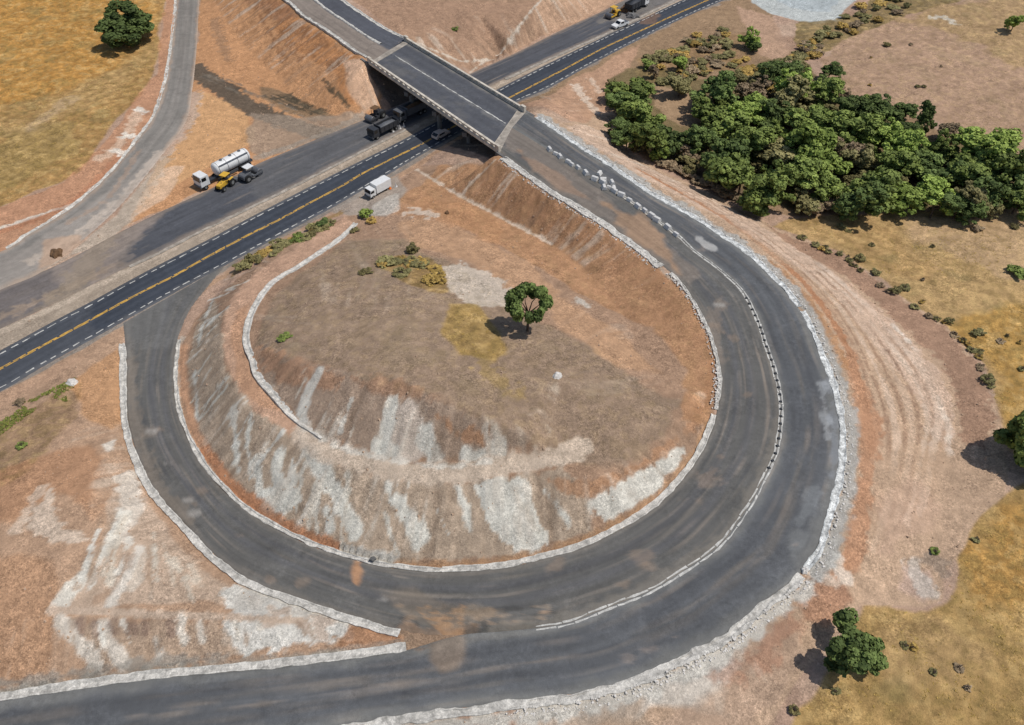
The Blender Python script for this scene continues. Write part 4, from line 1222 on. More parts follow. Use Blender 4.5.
cs, rb = M['concrete_strip'], M['rubble']
tag(sweep('drainage_gutter', sub(RI, 176, 342, 444, 573), gprof(.05, .7), cs, seed=1), 'narrow white concrete gutter along the inner ramp edge below the streaked cut slope', 'gutter')
tag(sweep('drainage_gutter', sub(RI, 446, 573, 718, 415), gprof(.05, .85), cs, seed=2), 'white concrete gutter on the inner bend of the ramp below the bright chalk face', 'gutter')
tag(sweep('drainage_gutter', sub(RI, 720, 410, 670, 271), gprof(.05, .65), cs, .06, .12, seed=3), 'thin broken white gutter beside the orange slope on the inner ramp edge', 'gutter')
tag(sweep('drainage_gutter', sub(RI, 665, 266, 506, 156), gprof(.05, 1.45, .1), cs, .1, .2, seed=4), 'wide white gutter running from the overpass down beside the orange embankment', 'gutter')
tag(sweep('drainage_gutter', sub(RO, 126, 343, 402, 630), gprof(-.05, -1.0), cs, seed=5), 'long white gutter on the outer left edge of the ramp ending at the dirt nose', 'gutter')
tag(sweep('drainage_gutter', sub(LI, -80, 716, 402, 652), gprof(.05, 1.05), cs, seed=6), 'straight white gutter along the upper edge of the lower road', 'gutter')
tag(sweep('drainage_gutter', sub(OE, 330, 726, 800, 570), gprof(-.05, -1.1, .1), cs, .08, .2, seed=7), 'broad white gutter on the outside of the lower bend towards the bottom edge', 'gutter')
tag(sweep('drainage_gutter', sub(OE, 803, 567, 800, 312), gprof(-.05, -.95, .1), rb, .06, .2, seed=8), 'grey white rubble gutter on the eastern outside of the bend', 'gutter')
tag(sweep('drainage_gutter', sub(OE, 796, 306, 534, 117), gprof(-.05, -1.1, .1), rb, .08, .22, seed=9), 'lumpy blue grey rubble gutter descending from the overpass along the pale embankment', 'gutter')
BGW = np.array([hit(u, v) for u, v, _ in BG[:12]])
BGW = catmull(BGW, 1.0)
for q_, p_ in enumerate(BGW):
    p_[2] = gz(p_[0], p_[1]) + .08 - .2 * max(0, (q_ / len(BGW) - .85) / .15)
tag(sweep('drainage_channel', BGW, [(-.55, -.3), (-.5, .12), (-.3, .12), (-.1, .02), (.1, .02), (.3, .12), (.5, .12), (.55, -.3)], cs, .04, .06, seed=10), 'curved white drainage channel along the orange bench at the edge of the brown mound', 'drain')
CLW = sub(CL, 5, 250, 177, -30)
tag(sweep('gravel_windrow', CLW, gprof(.0, .7, .14), cs, .08, .15, seed=11), 'thin line of white gravel along the field side of the service road', 'gravel ridge')
BLW = sub(BL, 130, 268, 407, 128)
tag(sweep('gravel_windrow', BLW, gprof(-.1, -.85, .12), M['joint'], .06, .12, seed=12), 'pale gravel ridge between the new carriageway and median, in front of the overpass', 'gravel ridge')
BLE = sub(BL, 505, 78, 700, -14)
tag(sweep('gravel_windrow', BLE, gprof(-.1, -1.1, .14), M['joint'], .06, .12, seed=13), 'pale gravel ridge between the two carriageways beyond the overpass', 'gravel ridge')
ULW = sub(UL, 370, 58, 240, -40)
tag(sweep('drainage_gutter', ULW, gprof(.05, .9, .16), cs, .1, .15, seed=14), 'lumpy white gutter on the left edge of the bridge approach above the orange slope', 'gutter')
tag(sweep('drainage_gutter', sub(UR, 403, 40, 290, -36), gprof(-.05, -1.0, .16), cs, .1, .15, seed=15), 'white gutter on the right edge of the bridge approach below the brown hillside', 'gutter')
UM = (resample(UL, n=60) * .48 + resample(UR, n=60) * .52)
tag(sweep('kerb_ridge', UM[2:40] + [0, 0, .05], [(-.4, -.1), (-.3, .1), (-.1, .2), (.1, .2), (.3, .1), (.4, -.1)], cs, .1, .15, seed=16), 'ragged white kerb ridge down the middle of the bridge approach', 'kerb')

# loose stones along the outer bend and the embankment edges: nobody could count them
bm = bmesh.new()
for Pl, o0, o1, n in ((sub(OE, 803, 567, 534, 117), -.9, -1.9, 700), (sub(OE, 500, 702, 800, 570), -.9, -2.0, 350), (sub(RI, 665, 266, 506, 156), .3, 2.0, 700), (sub(RI, 720, 410, 670, 271), .2, 1.2, 300)):
    s_ = arclen(Pl)
    for _ in range(n):
        t = random.uniform(0, s_[-1])
        i = min(int(np.searchsorted(s_, t)), len(Pl) - 2)
        i = max(i, 1)
        T_ = Pl[i] - Pl[i - 1]
        T_ = T_[:2] / (np.linalg.norm(T_[:2]) + 1e-9)
        o = random.uniform(o0, o1)
        f_ = (t - s_[i - 1]) / (s_[i] - s_[i - 1] + 1e-9)
        b_ = Pl[i - 1] + (Pl[i] - Pl[i - 1]) * f_
        x, y = b_[0] - T_[1] * o, b_[1] + T_[0] * o
        r = random.choice((.05, .06, .07, .09, .13))
        ca, sa = math.cos(t * 7), math.sin(t * 7)
        z = max(gz(x, y), Pl[i][2] + .05 if abs(o) < 1.4 else -9)
        vs = [bm.verts.new((x + r * random.uniform(.5, 1.2) * (sx * ca - sy * sa), y + r * random.uniform(.5, 1.2) * (sx * sa + sy * ca), z + r * random.uniform(-.3, 0) if k == 0 else z + r * random.uniform(.5, .9))) for k in (0, 1) for sx, sy in ((-1, -1), (1, -1), (1, 1), (-1, 1))]
        bm.faces.new(vs[4:8])
        for q in range(4):
            bm.faces.new((vs[q], vs[(q + 1) % 4], vs[4 + (q + 1) % 4], vs[4 + q]))
me = bpy.data.meshes.new('loose_stones')
bm.to_mesh(me)
bm.free()
tag(link('loose_stones', me, M['rock']), 'loose pale stones strewn along the outer edge of the ramp', None, None, 'stuff')

rng = np.random.RandomState(12)
bmv, bmf = [], []
dense = fbm(X, Y, 9, 3, 301)
cand = np.where(core & (road_d > 1.2) & (pg.G < .5) & (Y < 200) & (dense + .8 * STEEP > -.1))[0]
for q in rng.choice(cand, 9000, replace=False):
    x, y, z = X[q] + rng.uniform(-.14, .14), Y[q] + rng.uniform(-.14, .14), Zf[q]
    r = rng.choice((.05, .07, .09, .12, .2), p=(.3, .3, .2, .15, .05))
    b0 = len(bmv)
    a0 = rng.uniform(0, 6.28)
    for k in range(4):
        a = a0 + k * 1.571 + rng.uniform(-.3, .3)
        bmv.append((x + r * math.cos(a), y + r * math.sin(a), z - .05))
    for k in range(4):
        a = a0 + k * 1.571 + rng.uniform(-.3, .3)
        bmv.append((x + r * .6 * math.cos(a), y + r * .6 * math.sin(a), z + r * rng.uniform(.5, 1.0)))
    bmf += [(b0 + 4, b0 + 5, b0 + 6, b0 + 7)] + [(b0 + k, b0 + (k + 1) % 4, b0 + 4 + (k + 1) % 4, b0 + 4 + k) for k in range(4)]
me = bpy.data.meshes.new('soil_clods')
me.from_pydata(bmv, [], bmf)
tag(link('soil_clods', me, M['clod']), 'loose soil clods and small stones scattered over bare earth', None, None, 'stuff')

# ------------------------------------------------------------------ separator blocks between the ramp lanes
blk = MB().prism([(-.5, 0), (.5, 0), (.42, .25), (.22, .7), (-.22, .7), (-.42, .25)], 1.15).build('barrier_block', M['block'], None, bev=.06)
rowp = catmull(wl([(548, 150, 7), (565, 161, 7), (587, 175, 7), (607, 187, 6.9), (630, 201, 6.8), (652, 217, 6.65), (681, 238, 6.5)]), 1.0)
sL = arclen(rowp)
seq = []
t = .5
while t < sL[-1]:
    seq.append(t)
    t += random.choice((1.5, 1.6, 1.8, 2.4))
NB = len(seq)
ordn = ['nearest the overpass', 'second from the overpass']
for k, t in enumerate(seq):
    p_ = np.array([np.interp(t, sL, rowp[:, q]) for q in range(3)])
    q_ = np.array([np.interp(min(t + .5, sL[-1]), sL, rowp[:, q]) for q in range(3)])
    o = blk if k == 0 else blk.copy()
    if k:
        COL.objects.link(o)
    o.location = (p_[0] + random.uniform(-.2, .2), p_[1] + random.uniform(-.2, .2), p_[2] + .05)
    o.rotation_euler = (0, 0, math.atan2(q_[1] - p_[1], q_[0] - p_[0]) + math.pi / 2 + random.uniform(-.35, .35))
    s_ = random.uniform(.7, 1.1)
    o.scale = (s_, s_, s_)
    lab = 'white barrier block in the row dividing the ramp lanes below the overpass'
    if k == 0:
        lab = 'white barrier block at the overpass end of the dividing row'
    if k == NB - 1:
        lab = 'white barrier block at the lower end of the dividing row, where double lines begin'
    tag(o, lab, 'barrier', 'white barrier blocks dividing the ramp lanes')
# a few more dropped in a cluster
for u, v in ((603, 181), (612, 184), (604, 189), (613, 190), (599, 175)):
    p_ = unp(u, v, 6.9)
    o = blk.copy()
    COL.objects.link(o)
    o.location = (p_[0], p_[1], p_[2] + .05)
    o.rotation_euler = (0, 0, random.uniform(0, 3))
    tag(o, 'white barrier block bunched beside the dividing row where the ramp meets pale rubble', 'barrier', 'white barrier blocks dividing the ramp lanes')

st = MB().box((0, 0, .1), (.42, .34, .2), taper=(.7, .7)).build('lane_separator', M['stud'])
seg = catmull(wl(MED[9:17]), 1.0)
s_ = arclen(seg)
NS = int(s_[-1] / 1.3)
for k in range(NS):
    t = .3 + 1.3 * k
    p_ = [np.interp(t, s_, seg[:, q]) for q in range(3)]
    o = st if k == 0 else st.copy()
    if k:
        COL.objects.link(o)
    o.location = (p_[0], p_[1], p_[2] + .055)
    o.rotation_euler = (0, 0, random.uniform(-.3, .3))
    tag(o, 'small dark lane separator stud between the double white lines on the eastern bend', 'lane stud', 'dark lane separators between the double lines')

# ------------------------------------------------------------------ overpass
br = thing('overpass_bridge', 'grey concrete overpass carrying the two lane ramp over the highway', 'bridge', (W0 + E1) / 2 * [1, 1, 0])
bl = np.array(br.location)


def quadslab(name, a, b, c, d, thick, mat, top=None):
    bm = bmesh.new()
    vt = [bm.verts.new(tuple(p - bl)) for p in (a, b, c, d)]
    vb = [bm.verts.new(tuple(p - bl - [0, 0, thick])) for p in (a, b, c, d)]
    bm.faces.new(vt)
    bm.faces.new(vb[::-1])
    for k in range(4):
        bm.faces.new((vt[k], vb[k], vb[(k + 1) % 4], vt[(k + 1) % 4]))
    bmesh.ops.recalc_face_normals(bm, faces=bm.faces[:])
    me = bpy.data.meshes.new(name)
    bm.to_mesh(me)
    bm.free()
    return link(name, me, mat, br)


def lerp(a, b, t):
    return a * (1 - t) + b * t


wdir = (E0 - W0) / np.linalg.norm(E0 - W0)
quadslab('deck', W0, W1, E1, E0, .35, M['conc'])
# asphalt wearing course with colour variation
n, k = 110, 30
A_ = np.array([lerp(W0, W1, t) for t in np.linspace(.03, .963, n)])
B_ = np.array([lerp(E0, E1, t) for t in np.linspace(.03, .963, n)])
tt = np.linspace(.035, .965, k)[None, :, None]
V = (A_[:, None, :] * (1 - tt) + B_[:, None, :] * tt).reshape(-1, 3) + [0, 0, .05]
pp = Painter(V[:, 0], V[:, 1], '55565A', {'mid': fbm(V[:, 0], V[:, 1], 6, 4, 6), 'small': fbm(V[:, 0], V[:, 1], 2, 4, 7), 'fine': fbm(V[:, 0], V[:, 1], .9, 2, 8)})
Tt = np.tile(np.linspace(0, 1, k), n)
tracks(pp, Tt, 13, (.15, .32, .68, .85), 1.0, '4A4B4F', .5)
edge_dust(pp, Tt, 13, '8A857D', 1.2, .7)
pp._apply(np.arange(len(V)), .5 * sstep(.25, .8, pp.n['mid']), '6A6763', None)
pp._apply(np.arange(len(V)), .55 * sstep(.6, 0, np.abs(Tt - .52) * 13 + .5 * pp.n['small']), '7E7B76', None)
pp.C *= np.clip(1 + .06 * pp.n['mid'] + .05 * pp.n['small'], .6, 1.4)[:, None]
me = grid_mesh('wearing_course', V - bl, k, n)
set_col(me, pp.C)
link('wearing_course', me, M['asphalt'], br)
quadslab('expansion_joint', lerp(W0, W1, -.01) + [0, 0, .05], lerp(W0, W1, .028) + [0, 0, .05], lerp(E0, E1, .028) + [0, 0, .05], lerp(E0, E1, -.01) + [0, 0, .05], .25, M['joint'])
quadslab('expansion_joint', lerp(W0, W1, .965) + [0, 0, .05], lerp(W0, W1, 1.02) + [0, 0, .05], lerp(E0, E1, 1.02) + [0, 0, .05], lerp(E0, E1, .965) + [0, 0, .05], .25, M['joint'])
for (a, b, sgn) in ((W0, W1, 1), (E0, E1, -1)):
    L_ = np.linalg.norm(b - a)
    d = (b - a) / L_
    rz = math.atan2(d[1], d[0])
    nrm = np.array([-d[1], d[0], 0]) * (1 if sgn > 0 else -1)
    tall = sgn > 0
    m = MB()
    c = (a + b) / 2 - bl
    off = .2
    m.box(c + nrm * off + [0, 0, .0], (L_ + 1, .62, .55), rz)
    m.box(c + nrm * off + [0, 0, .95 if tall else .72], (L_ + 1, .5, .26), rz, bev=.03)
    npst = int(L_ / 1.9)
    for q in range(npst + 1):
        pc = a + d * (L_ * q / npst) - bl + nrm * off
        m.box(pc + [0, 0, .55 if tall else .42], (.7, .3, .62), rz)
    m.build('parapet', M['conc'], br)
    for q in (.0, 1.0):
        mk = MB()
        mk.box(lerp(a, b, q) - bl + nrm * off + [0, 0, .5], (1.2, .6, 1.5), rz, bev=.04)
        mk.build('end_block', M['conc'], br)
for q in range(5):
    f = (q + .5) / 5
    a, b = lerp(W0, E0, .04 + .92 * f), lerp(W1, E1, .04 + .92 * f)
    m = MB()
    L_ = np.linalg.norm(b - a)
    d = (b - a) / L_
    m.box((a + b) / 2 - bl - [0, 0, .352 + .65], (L_ - 1.0, .5, 1.3), math.atan2(d[1], d[0]))
    m.build('girder', M['conc_dark'], br)
# pier rows: between the carriageways and outside each
for t in (.30, .53, .76):
    a, b = lerp(W0, W1, t), lerp(E0, E1, t)
    m = MB()
    dd = (b - a) / np.linalg.norm(b - a)
    m.box((a + b) / 2 - bl - [0, 0, 1.66 + .45], (np.linalg.norm(b - a) * .9, 1.0, .9), math.atan2(dd[1], dd[0]))
    m.build('pier_cap', M['conc_dark'], br)
    for f in (.18, .5, .82):
        p_ = lerp(a, b, f)
        MB().cyl((p_[0] - bl[0], p_[1] - bl[1], -.6), (p_[0] - bl[0], p_[1] - bl[1], DZ - 2.5), .5, n=16).build('pier', M['conc_dark'], br, smooth=False)
for (a, b, s) in ((W0, E0, -1), (W1, E1, 1)):
    dd = (b - a) / np.linalg.norm(b - a)
    m = MB()
    m.box((a + b) / 2 - bl + dirw * .35 * s + [0, 0, -1.6], (np.linalg.norm(b - a) + .6, .9, 2.9), math.atan2(dd[1], dd[0]))
    for e in (a - dd * .3, b + dd * .3):
        m.box(e - bl + dirw * 1.6 * s + [0, 0, -1.2], (3.0, .5, 2.6), math.atan2(dirw[1], dirw[0]))
    m.build('abutment', M['conc_dark'], br)
# broken white line on the deck
CM = np.array([lerp(lerp(W0, E0, .5), lerp(W1, E1, .56), t) for t in np.linspace(.06, .95, 40)])
o = stripe('centre_line', CM - bl, .22, .056, 'white_line', 200, 0, .1)
del o['kind']
o.parent = br

# ------------------------------------------------------------------ vehicles
def wheel(parent, x, y, r=.5, w=.32, z=None):
    z = r if z is None else z
    t = MB().lathe([(-w / 2, r * .8), (-w / 2 + .05, r), (w / 2 - .05, r), (w / 2, r * .8)], (x, y, z), (0, 1, 0), 18).build('wheel', M['tyre'], parent)
    MB().lathe([(-w / 2 - .02, r * .5), (-w / 2 - .025, r * .2), (w / 2 + .025, r * .2), (w / 2 + .02, r * .5)], (x, y, z), (0, 1, 0), 12).build('rim', M['rim'], t)
    return t


def at(u, v):
    """a spot on the ground or road the eye meets at (u, v)"""
    p_ = hit(u, v)
    return p_


def truck_cab(t, x, w, h, mat, zf=.75, ln=2.0):
    b = MB().prism([(x, zf), (x + ln, zf), (x + ln, zf + h * .45), (x + ln - .22, zf + h), (x + .1, zf + h), (x, zf + h * .9)], w).build('cab', mat, t, bev=.06)
    MB().prism([(x + ln - .005, zf + h * .5), (x + ln + .02, zf + h * .5), (x + ln - .18, zf + h * .93), (x + ln - .205, zf + h * .93)], w * .86).build('windscreen', M['glass'], b)
    for s in (-1, 1):
        MB().box((x + ln * .55, s * (w / 2 + .008), zf + h * .68), (ln * .5, .03, h * .34)).build('side_window', M['glass'], b)
        MB().box((x + ln + .01, s * w * .36, zf + .25), (.06, .3, .18)).build('headlight', M['rim'], b)
        MB().box((x + ln - .1, s * (w / 2 + .16), zf + h * .7), (.08, .2, .36)).build('mirror', M['dark_paint'], b)
    MB().box((x + ln + .08, 0, zf - .05), (.2, w * .98, .3)).build('bumper', M['grey_paint'], b)
    return b


HEAD = math.atan2(-.74, -.67)
# tank truck
p_ = at(226, 176)
t = thing('tank_truck', 'white tank truck with a separate cab parked on the edge of the new carriageway', 'tank truck', p_, HEAD + .06)
MB().box((-.6, 0, .85), (11.6, .9, .28)).build('chassis', M['dark_paint'], t)
truck_cab(t, 4.3, 2.45, 2.1, M['white_paint'], .85, 2.0)
tk = MB().lathe([(0, .25), (.06, .8), (.22, 1.15), (.5, 1.3), (7.6, 1.3), (7.9, 1.15), (8.05, .8), (8.1, .25)], (-5.9, 0, 2.35), (1, 0, 0), 28).build('tank', M['white_paint'], t, smooth=True)
for x in (-4.2, -2.0, .2):
    MB().lathe([(0, .32), (.18, .32), (.2, .2)], (x, 0, 3.6), (0, 0, 1), 14).build('manhole', M['steel'], tk)
for x in (-5.2, -2.8, -.4, 1.6):
    MB().lathe([(-.05, 1.325), (.05, 1.325)], (x, 0, 2.35), (1, 0, 0), 28).build('band', M['steel'], tk)
MB().box((-1.9, 1.05, 3.25), (6.8, .35, .06)).build('walkway', M['steel'], tk)
for s in (-1, 1):
    for x in (-5.0, -3.7, 1.9, 5.4):
        wheel(t, x, s * 1.05, .52, .36)
    MB().box((-1.2, s * 1.15, .95), (2.2, .12, .5)).build('side_guard', M['steel'], t)
    MB().box((-4.4, s * 1.05, 1.15), (3.0, .5, .06)).build('mudguard', M['dark_paint'], t)


def tractor(t, body, rear_r=.8):
    MB().prism([(-.6, .7), (2.0, .75), (2.05, 1.35), (1.8, 1.5), (.2, 1.6), (-.6, 1.3)], .95).build('bonnet', body, t, bev=.05)
    for sx in (-1.15, .1):
        for sy in (-.6, .6):
            MB().cyl((sx, sy, 1.2), (sx, sy, 2.5), .05, n=8).build('cab_post', M['dark_paint'], t)
    MB().box((-.52, 0, 2.55), (1.6, 1.45, .12), bev=.04).build('roof', body, t)
    MB().box((-.7, 0, 1.35), (.6, .6, .5), bev=.05).build('seat', M['dark_paint'], t)
    for s in (-1, 1):
        wheel(t, -.9, s * .95, rear_r, .5)
        wheel(t, 1.5, s * .8, .52, .36)
        MB().box((-.9, s * .9, rear_r * 2 + .05), (1.3, .5, .08), bev=.03).build('mudguard', body, t)
    MB().cyl((1.2, .3, 1.5), (1.2, .3, 2.2), .05, n=8).build('exhaust', M['steel'], t)
    m = MB()
    m.box((-2.4, 0, .55), (.9, 2.3, .5), bev=.08)
    m.box((-1.7, 0, .7), (.8, .2, .12))
    m.build('rear_broom', M['steel'], t)


p_ = at(226, 187)
t = thing('tractor', 'small yellow tractor with black wheels in front of the white tank', 'tractor', p_, HEAD + .35)
tractor(t, M['yellow_paint'])


def roller(t, body, canopy):
    MB().prism([(-2.2, .7), (-.2, .7), (-.2, 1.6), (-.5, 1.75), (-2.0, 1.55), (-2.2, 1.3)], 1.7).build('engine_body', body, t, bev=.06)
    MB().lathe([(-1.0, .5), (-1.0, .72), (-.95, .75), (.95, .75), (1.0, .72), (1.0, .5)], (1.7, 0, .75), (0, 1, 0), 24).build('drum', M['steel'], t)
    f = MB()
    for s in (-1, 1):
        f.box((1.2, s * 1.1, .85), (2.2, .16, .3))
    f.box((.1, 0, .85), (.5, 2.3, .35))
    f.build('drum_frame', body, t)
    for sx in (-.7, .5):
        for sy in (-.65, .65):
            MB().cyl((sx, sy, 1.0), (sx, sy, 2.6), .05, n=8).build('cab_post', M['dark_paint'], t)
    MB().box((-.1, 0, 2.65), (1.7, 1.6, .12), bev=.04).build('roof', canopy, t)
    MB().box((-.25, 0, 1.35), (.6, .6, .6), bev=.05).build('seat', M['dark_paint'], t)
    for s in (-1, 1):
        wheel(t, -1.3, s * .95, .75, .5)


p_ = at(251, 178)
t = thing('road_roller', 'grey and white road roller on dark asphalt behind the yellow tractor', 'road roller', p_, HEAD + math.pi + .1)
roller(t, M['grey_paint'], M['white_paint'])


def box_truck(t, body):
    MB().box((-.4, 0, .6), (5.4, .9, .22)).build('chassis', M['dark_paint'], t)
    truck_cab(t, 1.25, 2.05, 1.65, body, .55, 1.6)
    c = MB().box((-1.05, 0, 1.75), (4.2, 2.2, 2.0), bev=.05).build('cargo_box', body, t)
    for s in (-1, 1):
        MB().box((-3.16, s * .54, 1.72), (.03, 1.02, 1.85)).build('rear_door', M['white_paint'], c)
        wheel(t, -2.0, s * .9, .42, .3)
        wheel(t, 2.1, s * .9, .42, .3)


p_ = at(378, 193)
t = thing('box_truck', 'small white box truck parked on the pale gravel verge beside the highway', 'truck', p_, HEAD)
box_truck(t, M['white_paint'])
t.scale = (.86, .86, .86)


def dump_truck(t, body, load):
    MB().box((-.5, 0, .95), (7.4, .9, .3)).build('chassis', M['dark_paint'], t)
    truck_cab(t, 1.9, 2.4, 1.95, body, .8, 1.9)
    b = MB()
    b.prism([(-4.3, 1.2), (1.5, 1.2), (1.5, 1.32), (-4.3, 1.32)], 2.45)
    for s in (-1, 1):
        b.box((-1.4, s * 1.2, 1.95), (5.8, .1, 1.35))
        for x in (-4.0, -2.6, -1.2, .2, 1.3):
            b.box((x, s * 1.28, 1.95), (.14, .1, 1.3))
    b.box((1.5, 0, 2.1), (.12, 2.45, 1.7))
    b.box((-4.3, 0, 1.9), (.1, 2.45, 1.25))
    hb = b.build('dump_body', body, t)
    m = MB()
    bmm = m.bm
    rows = []
    for i in range(12):
        row = []
        for j in range(7):
            x, y = -4.15 + 5.5 * i / 11, -1.12 + 2.24 * j / 6
            h = 2.0 + .75 * math.sin(math.pi * i / 11) * math.sin(math.pi * j / 6) + random.uniform(-.06, .06)
            row.append(bmm.verts.new((x, y, h)))
        rows.append(row)
    for i in range(11):
        for j in range(6):
            bmm.faces.new((rows[i][j], rows[i + 1][j], rows[i + 1][j + 1], rows[i][j + 1]))
    m.build('load', load, hb, smooth=True)
    for s in (-1, 1):
        for x in (-3.4, -2.1, 2.6):
            wheel(t, x, s * 1.02, .52, .36)


p_ = at(383, 134)
t = thing('dump_truck', 'dark grey dump truck on the new carriageway just outside the shadow of the overpass', 'truck', p_, HEAD)
dump_truck(t, M['dark_paint'], M['grey_paint'])
t.scale = (.88, .88, .88)
p_ = at(410, 117)
t = thing('dump_truck', 'dark dump truck standing in deep shade under the overpass', 'truck', p_, HEAD)
dump_truck(t, M['grey_paint'], M['brown_load'])
p_ = at(376, 119)
t = thing('road_roller', 'dark roller with a brown roof by the orange bank beneath the overpass', 'road roller', p_, HEAD + .1)
roller(t, M['dark_paint'], M['brown_load'])


def pickup(t, body):
    b = MB().prism([(-2.5, .45), (2.5, .45), (2.55, .95), (1.2, 1.1), (.6, 1.75), (-.6, 1.78), (-.75, 1.12), (-2.5, 1.08)], 1.75).build('body', body, t, bev=.05)
    MB().prism([(1.13, 1.16), (1.16, 1.17), (.68, 1.7), (.65, 1.69)], 1.45).build('windscreen', M['glass'], b)
    for s in (-1, 1):
        MB().box((.05, s * .885, 1.42), (1.1, .03, .42)).build('side_window', M['glass'], b)
        MB().box((2.5, s * .65, .82), (.08, .34, .16)).build('headlight', M['rim'], b)
        wheel(t, -1.6, s * .82, .38, .26)
        wheel(t, 1.65, s * .82, .38, .26)
    MB().box((-1.65, 0, 1.1), (1.6, 1.5, .04)).build('cargo_bed', M['grey_paint'], b)


p_ = at(620, 27)
t = thing('pickup_truck', 'white pickup truck with grey bed on the far carriageway beyond the overpass', 'truck', p_, HEAD - .15)
pickup(t, M['white_paint'])
p_ = at(613, 17)
t = thing('road_roller', 'small yellow road roller on the far carriageway left of the asphalt heap', 'road roller', p_, HEAD)
roller(t, M['yellow_paint'], M['yellow_paint'])
p_ = at(637, 9)
t = thing('dump_truck', 'truck with a white cab and black body at the top edge of the photo', 'truck', p_, HEAD + math.pi)
dump_truck(t, M['dark_paint'], M['dark_paint'])
for c in t.children:
    if c.name.startswith('cab'):
        c.data.materials[0] = M['white_paint']

# pale hatchback leaving the underpass
p_ = at(441, 137)
t = thing('hatchback_car', 'pale beige hatchback on the highway lane at the mouth of the underpass', 'car', p_, HEAD + math.pi)
b = MB().prism([(-1.95, .4), (2.0, .4), (2.05, .8), (1.1, .95), (.45, 1.45), (-1.3, 1.48), (-1.95, 1.0)], 1.68).build('body', M['beige_paint'], t, bev=.06)
MB().prism([(1.03, 1.0), (1.07, 1.01), (.52, 1.42), (.48, 1.41)], 1.4).build('windscreen', M['glass'], b)
MB().prism([(-1.96, 1.05), (-1.93, 1.04), (-1.36, 1.45), (-1.4, 1.46)], 1.35).build('rear_window', M['glass'], b)
for s in (-1, 1):
    MB().box((-.4, s * .845, 1.2), (1.5, .03, .34)).build('side_window', M['glass'], b)
    MB().box((2.0, s * .6, .7), (.08, .3, .16)).build('headlight', M['rim'], b)
    wheel(t, -1.25, s * .76, .32, .22)
    wheel(t, 1.3, s * .76, .32, .22)


def heap(name, u, v, r, h, mat, label, cat, seed):
    p_ = at(u, v)
    rnd = random.Random(seed)
    bm = bmesh.new()
    bmesh.ops.create_icosphere(bm, subdivisions=3, radius=1)
    for w in bm.verts:
        q = Vector(w.co)
        f = 1 + .22 * math.sin(q.x * 4 + seed) * math.cos(q.y * 5 - seed) + rnd.uniform(-.07, .07)
        w.co = (q.x * r * f, q.y * r * f * .8, max(-.15, q.z) * h * f)
    me = bpy.data.meshes.new(name)
    bm.to_mesh(me)
    bm.free()
    o = link(name, me, mat)
    o.location = p_
    o.rotation_euler = (0, 0, seed * 1.3)
    return tag(o, label, cat)


heap('asphalt_heap', 628, 10, 2.6, 1.5, M['brown_load'], 'dark brown heap of asphalt behind the white pickup on the far carriageway', 'heap', 1)
heap('soil_heap', 632, 17, 1.8, 1.0, M['conc_dark'], 'grey lump of material between the pickup and the highway lanes', 'heap', 2)
heap('boulder', 557, 377, .75, .55, M['rock'], 'single white boulder lying on the brown mound', 'rock', 3)
heap('soil_heap', 57, 254, 1.3, .9, M['brown_load'], 'small brown soil heap on the pale strip beside the service road', 'heap', 4)
heap('boulder', 373, 559, .4, .3, M['conc_dark'], 'dark boulder beside the gutter at the foot of the streaked slope', 'rock', 5)
heap('boulder', 447, 213, .5, .4, M['brown_load'], 'dark stone on the orange ground southwest of the overpass', 'rock', 6)
heap('boulder', 72, 383, .9, .5, M['rock'], 'pale boulder at the end of the green roadside grass', 'rock', 7)
heap('boulder', 805, 571, .5, .4, M['rock'], 'pale stone beside the gutter in the lower outer bend', 'rock', 8)


def cone(u, v, mat, label):
    p_ = at(u, v)
    m = MB().box((0, 0, .04), (.6, .6, .08)).lathe([(.06, .24), (.3, .17), (.55, .1), (.95, .04)], (0, 0, 0), (0, 0, 1), 14)
    o = m.build('traffic_cone', mat)
    o.location = (p_[0], p_[1], p_[2] + .06)
    o.scale = (.95, .95, .95)
    return tag(o, label, 'traffic cone')


cone(390, 189, M['cone'], 'orange traffic cone just behind the white box truck')
cone(396, 187, M['block'], 'white marker cone furthest behind the box truck on the verge')
cone(393, 132, M['block'], 'white marker cone beside the dark dump truck, nearest its tail')
cone(400, 129, M['block'], 'white marker cone in the shade edge below the overpass')
cone(404, 127, M['block'], 'white marker cone deepest under the overpass by the gravel ridge')


